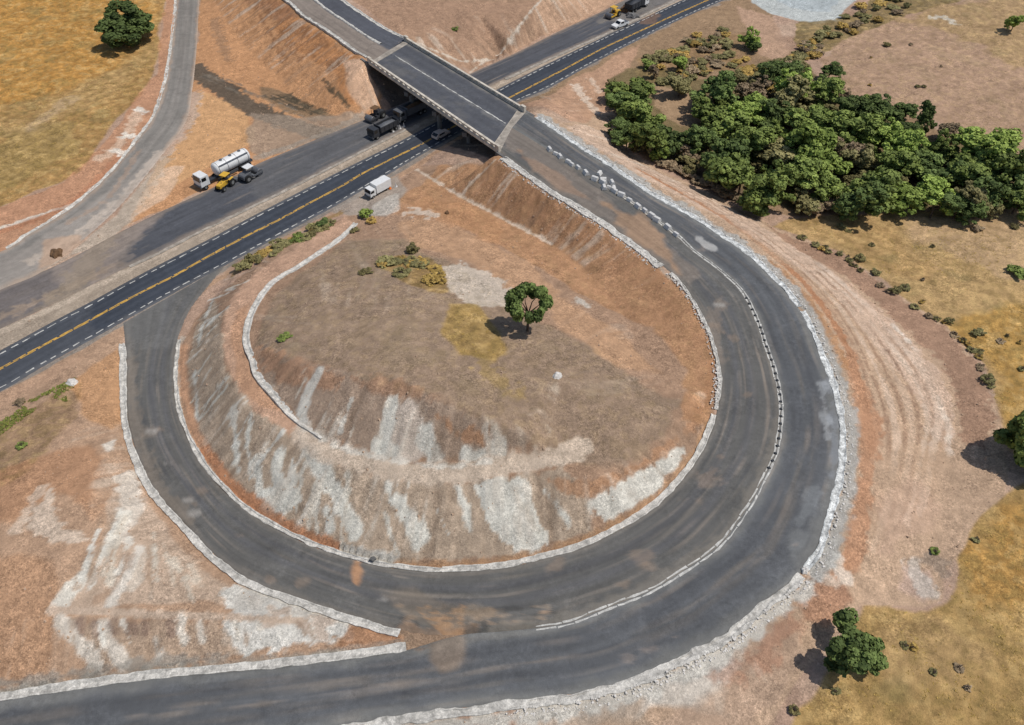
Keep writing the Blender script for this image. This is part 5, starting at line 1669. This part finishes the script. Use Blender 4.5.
# ------------------------------------------------------------------ vegetation
def crown_mesh(seed, clumps=26, leaves=105, leaf=.40, hole=False, shape='round', cr=.34):
    """leaf faces gathered in clumps through a unit crown (radius 1, centre at origin)"""
    rnd = np.random.RandomState(seed)
    V, VAR = [], []
    cents = []
    lobes = None
    if shape == 'round' and not hole:
        lobes = [(np.array([rnd.uniform(-.6, .6), rnd.uniform(-.6, .6), rnd.uniform(-.5, .65)]), rnd.uniform(.28, .5)) for _ in range(rnd.randint(5, 9))]
        shape = 'lobed'
    tries = 0
    while len(cents) < clumps and tries < 5000:
        tries += 1
        if lobes is not None:
            lb = lobes[rnd.randint(len(lobes))]
            p = rnd.normal(size=3)
            p = lb[0] + p / np.linalg.norm(p) * lb[1] * rnd.uniform(.75, 1.1)
            r = np.linalg.norm(p)
            if r > 1.05:
                continue
        else:
            p = rnd.uniform(-1, 1, 3)
            r = np.linalg.norm(p)
            if r > .88 or r < .30:
                continue
        if shape == 'round':
            p[2] *= .72
        elif shape == 'tall':
            p *= (.6, .6, 1.25)
        elif shape == 'flat':
            p *= (1.05, 1.05, .5)
        if hole:                                   # ring of boughs round an open middle, in the plane tilted to the south
            ax = np.array([.1, -.7, .7])
            ax /= np.linalg.norm(ax)
            c = np.array([.08, 0, 0])
            q = (p - c) - ax * np.dot(p - c, ax)
            if np.linalg.norm(q) < .58 or abs(np.dot(p, ax)) > .55:
                continue
        if any(np.linalg.norm(p - c[0]) < .16 for c in cents):
            continue
        cents.append((p, cr * rnd.uniform(.6, 1.15), rnd.uniform(0, 1)))
    for c, r, vv in cents:
        n = int(leaves * (r / cr) ** 2)
        D = rnd.normal(size=(n, 3))
        D /= np.linalg.norm(D, axis=1)[:, None]
        rad = r * rnd.uniform(.45, 1.0, n) ** .6
        Pc = c + D * rad[:, None] * np.array([1, 1, .8])
        nr = D + rnd.normal(size=(n, 3)) * .55 + [0, 0, .35]
        nr /= np.linalg.norm(nr, axis=1)[:, None]
        t1 = np.cross(nr, rnd.normal(size=(n, 3)))
        t1 /= np.linalg.norm(t1, axis=1)[:, None]
        t2 = np.cross(nr, t1)
        sz = leaf * .25 * rnd.uniform(.6, 1.4, n)[:, None]
        for a, b in ((-1, -.6), (1, -.7), (.8, .8), (-.7, 1)):
            pass
        Q = np.stack([Pc - t1 * sz - t2 * sz * .7, Pc + t1 * sz * .9 - t2 * sz * .8, Pc + t1 * sz + t2 * sz * .7, Pc - t1 * sz * .8 + t2 * sz], 1)
        V.append(Q.reshape(-1, 3))
        VAR.append(np.repeat(np.clip(vv * .75 + rnd.uniform(-.1, .35, n), 0, 1), 4))
    V, VAR = np.vstack(V), np.concatenate(VAR)
    me = bpy.data.meshes.new('crown')
    me.vertices.add(len(V))
    me.vertices.foreach_set('co', V.astype(np.float32).ravel())
    nf = len(V) // 4
    me.loops.add(len(V))
    me.loops.foreach_set('vertex_index', np.arange(len(V), dtype=np.int32))
    me.polygons.add(nf)
    me.polygons.foreach_set('loop_start', np.arange(0, len(V), 4, dtype=np.int32))
    me.polygons.foreach_set('loop_total', np.full(nf, 4, np.int32))
    me.update(calc_edges=True)
    set_f(me, 'Var', VAR)
    return me, [c[0] for c in cents]


def trunk_mesh(cents, H, rx, rz, cz, seed, r0=.2):
    """tapered trunk and limbs from the ground to the clumps, in metres"""
    rnd = random.Random(seed)
    m = MB()
    fork = Vector((rnd.uniform(-.2, .2), rnd.uniform(-.2, .2), max(.4, cz - rz * .55)))
    m.cyl((0, 0, -.4), fork, r0, r0 * .7, n=8)
    for c in cents[:9]:
        e = Vector((c[0] * rx * .85, c[1] * rx * .85, cz + c[2] * rz * .85))
        mid = fork.lerp(e, .5) + Vector((rnd.uniform(-.3, .3), rnd.uniform(-.3, .3), .2))
        m.cyl(fork, mid, r0 * .5, r0 * .32, n=6, caps=False)
        m.cyl(mid, e, r0 * .32, r0 * .1, n=6, caps=False)
    bmesh.ops.recalc_face_normals(m.bm, faces=m.bm.faces[:])
    me = bpy.data.meshes.new('trunk')
    m.bm.to_mesh(me)
    m.bm.free()
    return me


CR = {}
for k in range(7):
    CR['round', k] = crown_mesh(100 + k, 70, 110, .165, cr=.20)
for k in range(3):
    CR['tall', k] = crown_mesh(130 + k, 34, 120, .25, shape='tall', cr=.27)
CR['ring', 0] = crown_mesh(151, 40, 230, .19, hole=True, cr=.29)
CR['big', 0] = crown_mesh(160, 60, 200, .19, cr=.25)
CR['big', 1] = crown_mesh(161, 46, 200, .2, cr=.25)
for k in range(4):
    CR['shrub', k] = crown_mesh(170 + k, 20, 75, .36, shape='flat', cr=.36)
CMESH = {}


def tree(name, u, v, D, H, leaf, shp, k, label, group=None, cat='tree', cfrac=.58, rz=None):
    """a tree whose crown centre is seen at (u, v); D crown width, H height"""
    g = hit(u, v)
    for _ in range(6):
        z = tin_z(g[0], g[1])
        g = unp(u, v, z + H * cfrac)
    z = gz(g[0], g[1])
    rx, rzv = D / 2, H * .5 if shp != 'shrub' else H * .6
    cz = H * cfrac
    t = thing(name, label, cat, (g[0], g[1], z), (u * 7 + v) % 6.28 if rz is None else rz, group)
    me, cents = CR[shp, k]
    key = (shp, k, leaf)
    if key not in CMESH:
        mc = me.copy()
        mc.materials.append(LEAF[leaf])
        CMESH[key] = mc
    o = bpy.data.objects.new('crown', CMESH[key])
    COL.objects.link(o)
    o.parent = t
    o.location = (0, 0, cz)
    o.scale = (rx, rx, rzv)
    tk_ = trunk_mesh(cents, H, rx, rzv, cz, int(u * 31 + v), r0=.05 + .022 * H)
    link('trunk' if cat == 'tree' else 'stem', tk_, M['bark'], t)
    return t


tree('lone_tree', 528, 303, 6.0, 7.6, 'dark', 'ring', 0, 'lone green tree with an open gap in its crown on the brown mound', cfrac=.7, rz=0.0)
tree('lone_tree', 126, 22, 15, 9.5, 'dark', 'big', 0, 'broad dark tree at the top of the golden field beside the service road', rz=.4)
tree('lone_tree', 850, 645, 7.0, 5.6, 'dark', 'big', 1, 'large dark green tree between pink soil and dry field at the lower right', rz=3.5)
tree('lone_tree', 1045, 440, 9, 8.0, 'green', 'big', 0, 'tree cut off by the right edge casting a shadow on the pale slope', rz=1.0)
tree('lone_tree', 1015, 22, 5.2, 4.0, 'bright', 'round', 2, 'single rounded tree in the dry field at the upper right corner')

GROVE = [
    (633, 84, 10, 'green', 'broad mid green tree at the northwestern corner of the grove'),
    (620, 104, 7, 'dark', 'dark tree on the western edge of the grove above the pale cutting'),
    (646, 113, 9, 'green', 'mid green tree just inside the western edge of the grove'),
    (628, 133, 7.5, 'dark', 'dark tree at the southwestern corner of the grove beside the embankment'),
    (652, 140, 8, 'green', 'green tree at the foot of the embankment, in the western part of the grove'),
    (675, 136, 8, 'dark', 'dark green tree south of the bare gap in the grove'),
    (680, 86, 6.5, 'olive', 'dull olive tree north of the bare gap in the grove'),
    (695, 137, 7, 'dark', 'darkest tree between the bare gap and the grey brushwood'),
    (717, 89, 9, 'dark', 'dark dense tree on the eastern side of the bare gap'),
    (712, 112, 8, 'green', 'green tree bordering the bare gap on its lower right'),
    (727, 124, 8, 'green', 'mid green tree in the centre left of the grove'),
    (717, 150, 9, 'dark', 'dark tree rising behind the grey brushwood by the embankment'),
    (752, 113, 8, 'bright', 'bright green tree in the middle of the grove near its northern side'),
    (770, 116, 8, 'dark', 'very dark tree in the northern middle of the grove'),
    (754, 141, 9, 'green', 'mid green tree in the heart of the grove'),
    (744, 172, 10, 'green', 'large mid green tree at the southern tip of the grove by the embankment'),
    (776, 156, 9, 'olive', 'olive green tree in the heart of the grove'),
    (769, 183, 10, 'green', 'large green tree above the dark hollow at the southern grove edge'),
    (798, 144, 9, 'bright', 'bright yellowish tree in the central grove'),
    (792, 173, 8, 'green', 'green tree right of the dark hollow at the southern grove edge'),
    (782, 69, 8, 'dark', 'dark green tree at the northern tip of the grove next to pink soil'),
    (803, 82, 8, 'bright', 'bright tree with yellow green tufts at the northern edge of the grove'),
    (825, 88, 7, 'green', 'green tree on the northern grove edge facing the pinkish field'),
    (830, 71, 5, 'dark', 'small dark tree sticking out into the pinkish field at the northern grove edge'),
    (753, 87, 6.5, 'dry', 'grey leafless tree between scrub and grove on the northern side'),
    (787, 94, 8, 'olive', 'brownish olive tree behind the northern tip of the grove'),
    (812, 112, 9, 'green', 'green tree below the yellow green tufts in the northern grove'),
    (850, 108, 7, 'dark', 'dark tree on the upper grove edge right of the protruding small tree'),
    (867, 111, 7, 'dark', 'dark green tree midway along the edge facing the pinkish field'),
    (882, 109, 6, 'dark', 'small dark tree left of the pointed tree on the upper grove edge'),
    (897, 108, 6, 'dark', 'round topped dark tree on the upper grove edge before the notch'),
    (855, 132, 9, 'green', 'wide green tree behind the dark edge trees of the grove'),
    (884, 131, 8, 'bright', 'bright green tree below the round topped dark tree'),
    (903, 133, 6, 'dark', 'dark tree in the notch of the upper grove edge'),
    (812, 155, 11, 'bright', 'largest bright green tree standing in the middle of the southern grove front'),
    (840, 155, 7.5, 'dry', 'grey brown half bare tree in the middle of the grove'),
    (863, 158, 9, 'olive', 'olive green tree right of the half bare tree'),
    (900, 148, 8, 'bright', 'light green tree in the eastern middle of the grove'),
    (904, 166, 8, 'green', 'mid green tree above the eastern grove front'),
    (934, 168, 8, 'dark', 'dark green tree below the small isolated edge tree'),
    (920, 158, 7, 'dark', 'dark tree directly beneath the pointed tree'),
    (812, 184, 9, 'green', 'green tree on the grove front left of the navy dark hollow'),
    (874, 189, 10, 'green', 'large green tree at the grove front right of the navy dark hollow'),
    (897, 193, 9, 'bright', 'bright green tree on the grove front above the dry orange grass'),
    (858, 199, 8, 'dark', 'dark low tree at the grove front beside the hollow'),
    (938, 200, 8, 'bright', 'light green bushy tree on the eastern grove front'),
    (959, 205, 7, 'dark', 'dark bushy tree on the eastern grove front beside the olive thicket'),
    (937, 145, 6, 'green', 'green tree at the grove edge right of the pointed tree'),
    (947, 133, 4.5, 'dry', 'greyish small tree poking from the upper grove edge'),
    (974, 153, 9, 'green', 'green tree at the left end of the bright eastern cluster'),
    (990, 148, 10, 'bright', 'bright tall tree topping the eastern cluster'),
    (1007, 160, 9, 'bright', 'bright tree on the right shoulder of the eastern cluster'),
    (961, 171, 7, 'dark', 'dark tree at the left foot of the eastern cluster'),
    (980, 180, 9, 'green', 'green tree in the centre of the eastern cluster'),
    (1005, 185, 9, 'dark', 'dark green tree low in the eastern cluster'),
    (981, 202, 7, 'olive', 'olive thicket tree at the foot of the eastern cluster'),
    (1019, 200, 7, 'green', 'green tree at the right edge of the photo below the eastern cluster'),
    (1021, 170, 9, 'green', 'green tree cut by the right edge on the slope of the eastern cluster'),
    (806, 201, 5, 'olive', 'small olive tree at the grove front by the embankment path'),
    (660, 153, 4, 'bright', 'small bright green tree at the embankment foot in the western grove'),
]
for q, (u, v, D, lf, lab) in enumerate(GROVE):
    tree('grove_tree', u, v, D * 1.24, D * (.7 + .3 * ((q * 37) % 10) / 10), lf, 'round', (q * 5 + q // 7) % 7, lab, 'trees of the grove in the valley', cfrac=.56)
rnd = random.Random(21)
q = 0
while q < 120:
    u, v = rnd.uniform(610, 1024), rnd.uniform(60, 214)
    if not inside(np.array([u]), np.array([v]), np.array(GRV, float))[0] or (655 < u < 705 and 84 < v < 126):
        continue
    q += 1
    tree('understorey_bush', u, v, rnd.uniform(3.0, 5.4), rnd.uniform(2.0, 3.8), rnd.choice(('green', 'olive', 'scrub', 'dry', 'green', 'olive')), 'round', q % 7, 'bushy undergrowth between the taller trees of the valley grove', 'undergrowth bushes within the grove', 'bush', .5)
tree('grove_tree', 924, 118, 5.0, 6.5, 'dark', 'round', 6, 'pointed dark tree jutting above the upper grove edge', 'trees of the grove in the valley')
tree('grove_tree', 747, 37, 6, 4.5, 'bright', 'round', 3, 'isolated bright tree in the scrub near the far highway', 'trees of the grove in the valley')
tree('grove_tree', 754, 44, 4, 3.5, 'dark', 'round', 4, 'small dark tree beside the isolated bright tree in the scrub', 'trees of the grove in the valley')
tree('grove_tree', 678, 63, 4.5, 3.4, 'bright', 'round', 5, 'small bright tree alone in the brown scrub below the highway', 'trees of the grove in the valley')

SHRUBS = [
    (241, 265, 3.2, 1.6, 'olive', 'olive shrub at the lower end of the roadside scrub by the ramp mouth'),
    (249, 258, 2.2, 2.2, 'scrub', 'dark upright shrub beside the highway above the ramp mouth'),
    (262, 253, 3.2, 1.2, 'straw', 'straw coloured shrub in the middle of the roadside scrub'),
    (278, 244, 3.2, 1.6, 'olive', 'olive shrub in the roadside scrub nearest the highway dashes'),
    (297, 238, 3.4, 1.6, 'green', 'green shrub in the roadside scrub above the orange bench'),
    (312, 227, 2.6, 1.6, 'olive', 'olive shrub near the upper end of the roadside scrub'),
    (323, 224, 3.8, 1.8, 'dark', 'dark shrub at the top end of the roadside scrub'),
    (366, 214, 2.8, 2.2, 'bright', 'bright green shrub at the upper end of the white drainage channel'),
    (355, 230, 2.0, 1.0, 'scrub', 'low dark shrub against the end of the white drainage channel'),
    (371, 220, 2.2, 1.2, 'straw', 'dry shrub beside the bright green one by the channel'),
    (412, 248, 3.0, 1.8, 'scrub', 'dark leaning shrub topping the yellow grass patch on the mound'),
    (386, 262, 3.6, 1.4, 'olive', 'olive shrub at the left of the yellow grass patch on the mound'),
    (366, 272, 2.6, .8, 'scrub', 'low dark shrub lying left of the yellow grass patch'),
    (402, 272, 3.2, 1.2, 'olive', 'olive shrub under the yellow grass patch on the mound'),
    (422, 262, 2.8, 1.2, 'straw', 'straw coloured shrub inside the yellow grass patch'),
    (431, 280, 3.2, 1.2, 'straw', 'straw coloured shrub at the lower right of the yellow grass patch'),
    (285, 337, 2.4, .8, 'green', 'low green shrub on the left part of the brown mound'),
    (22, 445, 1.6, .8, 'green', 'tiny green shrub on the brown slope at the left edge'),
    (20, 402, 2.2, 1.0, 'dry', 'grey dry shrub by the highway above the green grass'),
    (1003, 271, 0, 0, '', ''),
    (1018, 272, 4.2, 1.8, 'green', 'green shrub at the right edge in the dry field'),
    (860, 257, 2.2, 1.3, 'scrub', 'dark shrub on the field edge above the pale fill slope'),
    (840, 253, 1.7, .9, 'olive', 'small olive shrub left of the dark one on the field edge'),
    (816, 244, 1.7, .9, 'olive', 'olive shrub near the grove at the upper end of the field edge'),
    (895, 290, 2.4, 1.2, 'scrub', 'dark shrub halfway along the field edge'),
    (905, 287, 2.0, 1.0, 'olive', 'olive shrub touching the dark one halfway along the field edge'),
    (876, 272, 2.2, 1.0, 'olive', 'olive shrub on the reddish margin of the field'),
    (950, 321, 1.6, 1.0, 'scrub', 'small dark shrub on the field edge where the grass turns golden'),
    (979, 333, 2.4, 1.0, 'olive', 'olive shrub in the golden grass right of the field edge'),
    (988, 378, 2.4, 1.2, 'olive', 'olive shrub on the golden field edge near the right tree'),
    (978, 228, 2.6, 1.3, 'dry', 'grey shrub just below the eastern grove in the field'),
    (1015, 226, 1.8, 1.0, 'scrub', 'small dark shrub in the field below the eastern cluster'),
    (842, 226, 2.2, 1.0, 'olive', 'olive shrub in the dry grass below the grove front'),
    (887, 44, 2.2, 1.2, 'scrub', 'dark shrub alone in the upper pinkish field'),
    (911, 44, 1.4, .6, 'dry', 'small brown shrub right of the dark one in the upper field'),
    (918, 86, 1.4, .7, 'olive', 'left shrub of a pair in the open pinkish field'),
    (924, 86, 1.3, .7, 'olive', 'right shrub of a pair in the open pinkish field'),
    (935, 551, 1.3, .7, 'green', 'green shrub at the edge of the pink clearing on the lower right'),
    (455, 28, 2.6, .8, 'green', 'green shrub on the brown hillside above the overpass'),
    (900, 540, 0, 0, '', ''),
    (836, 690, 1.2, .5, 'olive', 'olive shrub below the large dark tree in the lower right'),
    (934, 672, 1.0, .4, 'olive', 'small olive shrub in the open lower right field'),
    (968, 688, 1.1, .4, 'dry', 'dry shrub in the lower right field near the bottom'),
    (960, 665, 0, 0, '', ''),
    (905, 645, 1.2, .4, 'olive', 'flat olive shrub right of the large dark tree'),
    (795, 710, 1.3, .7, 'scrub', 'dark shrub on the field edge at the bottom'),
    (976, 540, 1.3, .5, 'olive', 'olive shrub at the golden field corner on the right'),
]
for q, (u, v, D, H, lf, lab) in enumerate(SHRUBS):
    if D:
        tree('shrub', u, v, D * .85, H * .8, lf, 'shrub', q % 4, lab, None, 'shrub', .45)
rnd = random.Random(5)
def on_band(pts, w):
    k = rnd.randrange(len(pts) - 1)
    f = rnd.random()
    return pts[k][0] + (pts[k + 1][0] - pts[k][0]) * f + rnd.uniform(-w, w), pts[k][1] + (pts[k + 1][1] - pts[k][1]) * f + rnd.uniform(-w, w) * .7


for q in range(170):
    u, v = on_band(*rnd.choice((([(640, 62), (690, 48), (735, 36)], 16), ([(655, 80), (700, 66), (740, 58)], 12), ([(805, 48), (835, 32), (862, 14), (905, 4)], 12), ([(770, 70), (800, 58), (820, 45)], 8), ([(745, 66), (765, 84), (800, 98)], 10))))
    lf = rnd.choice(('olive', 'dry', 'straw', 'olive'))
    tree('scrub_bush', u, v, rnd.uniform(1.6, 3.6), rnd.uniform(.8, 1.6), lf, 'shrub', q % 4, 'brownish scrub bush among others between the far highway, pale gravel and grove', 'scrub bushes beyond the highway', 'shrub', .45)
for q in range(12):
    u = 662 + q * 7
    v = 160 + q * 3.6 + rnd.uniform(-3, 3)
    tree('brushwood', u, v, rnd.uniform(2.2, 3.4), rnd.uniform(.9, 1.5), 'dry', 'shrub', q % 4, 'grey brown brushwood bush in the strip between grove and embankment', 'brushwood at the embankment foot', 'shrub', .45)


for q in range(22):
    u, v = on_band([(238, 268), (262, 256), (290, 243), (318, 229), (334, 222)], 4)
    tree('roadside_bush', u, v, rnd.uniform(1.4, 2.6), rnd.uniform(.5, 1.0), rnd.choice(('olive', 'straw', 'straw', 'scrub')), 'shrub', q % 4, 'dry straw and olive bush in the roadside strip between highway and orange bench', 'dry bushes in the roadside strip', 'shrub', .45)
for q in range(16):
    u, v = on_band([(384, 266), (408, 262), (428, 266), (440, 280)], 7)
    tree('mound_bush', u, v, rnd.uniform(1.4, 2.6), rnd.uniform(.4, .8), rnd.choice(('straw', 'straw', 'olive')), 'shrub', q % 4, 'low straw coloured bush in the yellow grass patch on the mound', 'straw bushes in the yellow patch', 'shrub', .45)
for q in range(28):
    u, v = on_band([(800, 238), (842, 256), (893, 290), (944, 324), (975, 350), (992, 385)], 5)
    tree('scrub_bush', u, v, rnd.uniform(.8, 1.6), rnd.uniform(.35, .7), rnd.choice(('straw', 'olive', 'scrub', 'dry')), 'shrub', q % 4, 'low scrub bush in the line along the field margin above the fill slope', 'scrub bushes along the field margin', 'shrub', .45)
for q in range(14):
    u, v = rnd.choice((on_band([(830, 240), (900, 235), (1000, 250)], 18), on_band([(900, 290), (1000, 300), (1015, 360)], 22), on_band([(950, 600), (900, 690), (1000, 650)], 30), on_band([(870, 80), (950, 60), (1000, 110)], 30)))
    tree('weed_clump', u, v, rnd.uniform(.6, 1.3), rnd.uniform(.25, .5), rnd.choice(('scrub', 'olive', 'dry', 'straw')), 'shrub', q % 4, 'tiny weed clump among many scattered over the dry fields on the right', 'weed clumps in the dry fields', 'weed', .45)


# grass tufts as masses
def tufts(name, polys, n, h, leaf, label):
    rnd = np.random.RandomState(abs(hash(label)) % 1000 if False else len(label))
    V, VAR = [], []
    area = []
    for uv in polys:
        w = np.array([hit(*p)[:2] for p in uv])
        area.append((w, np.prod(w.max(0) - w.min(0))))
    tot = sum(a for _, a in area)
    for w, a in area:
        m = int(n * a / tot)
        xy = rnd.uniform(w.min(0), w.max(0), (m, 2))
        xy = xy[inside(xy[:, 0], xy[:, 1], w)]
        keepn = fbm(xy[:, 0], xy[:, 1], 4, 3, 9) > -.15
        for x, y in xy[keepn]:
            z = gz(x, y)
            for _ in range(3):
                an, s = rnd.uniform(0, 6.28), rnd.uniform(.05, .15)
                hh = h * rnd.uniform(.5, 1.3)
                dx, dy = math.cos(an), math.sin(an)
                lx, ly = rnd.uniform(-.22, .22, 2)
                V += [(x - dx * s, y - dy * s, z - .03), (x + dx * s, y + dy * s, z - .03), (x + dx * s * .5 + lx, y + dy * s * .5 + ly, z + hh), (x - dx * s * .6 + lx, y - dy * s * .6 + ly, z + hh * .8)]
                VAR += [rnd.uniform(0, 1)] * 4
    V = np.array(V)
    me = bpy.data.meshes.new(name)
    me.vertices.add(len(V))
    me.vertices.foreach_set('co', V.astype(np.float32).ravel())
    nf = len(V) // 4
    me.loops.add(len(V))
    me.loops.foreach_set('vertex_index', np.arange(len(V), dtype=np.int32))
    me.polygons.add(nf)
    me.polygons.foreach_set('loop_start', np.arange(0, len(V), 4, dtype=np.int32))
    me.polygons.foreach_set('loop_total', np.full(nf, 4, np.int32))
    me.update(calc_edges=True)
    set_f(me, 'Var', VAR)
    return tag(link(name, me, LEAF[leaf]), label, None, None, 'stuff')


tufts('dry_grass', [[(0, 0), (150, 0), (150, 80), (80, 160), (0, 200)], [(960, 330), (1024, 300), (1024, 460), (1003, 415)], [(1024, 490), (960, 560), (940, 610), (870, 610), (800, 710), (1024, 720)], [(452, 306), (475, 310), (510, 355), (457, 356)], [(375, 262), (432, 256), (445, 282), (400, 275)], [(800, 222), (930, 220), (1020, 240), (960, 310), (900, 280)]], 15000, .05, 'straw', 'dry golden grass tufts over the fields and mound patches')
tufts('green_grass', [[(-5, 428), (20, 405), (75, 378), (74, 388), (40, 408), (0, 436)], [(52, 402), (66, 396), (68, 402), (56, 408)]], 3000, .13, 'grass', 'strip of green grass on the bank below the highway at left')

# ------------------------------------------------------------------ light
SUN_EL, SUN_AZ = 62.0, -7.0          # azimuth measured from +x towards +y
sd = Vector((math.cos(R(SUN_EL)) * math.cos(R(SUN_AZ)), math.cos(R(SUN_EL)) * math.sin(R(SUN_AZ)), math.sin(R(SUN_EL))))
sl = bpy.data.lights.new('sun', 'SUN')
sl.energy = 3.2
sl.angle = R(.6)
sl.color = (1.0, .965, .92)
so = bpy.data.objects.new('sun', sl)
so.rotation_euler = (-sd).to_track_quat('-Z', 'Y').to_euler()
COL.objects.link(so)
wd = bpy.data.worlds.new('World')
SC.world = wd
wd.use_nodes = True
nt = wd.node_tree
bg = nt.nodes['Background']
sky = nt.nodes.new('ShaderNodeTexSky')
sky.sky_type = 'NISHITA'
sky.sun_disc = False
sky.sun_elevation = R(SUN_EL)
sky.sun_rotation = R(90 - SUN_AZ)
sky.altitude = 600
sky.dust_density = 1.5
nt.links.new(sky.outputs[0], bg.inputs[0])
bg.inputs[1].default_value = .09
SC.view_settings.view_transform = 'Standard'
SC.view_settings.look = 'None'
SC.view_settings.exposure = 0.0
SC.view_settings.gamma = 1.0
SC.view_settings.use_curve_mapping = False
SC.render.film_transparent = False
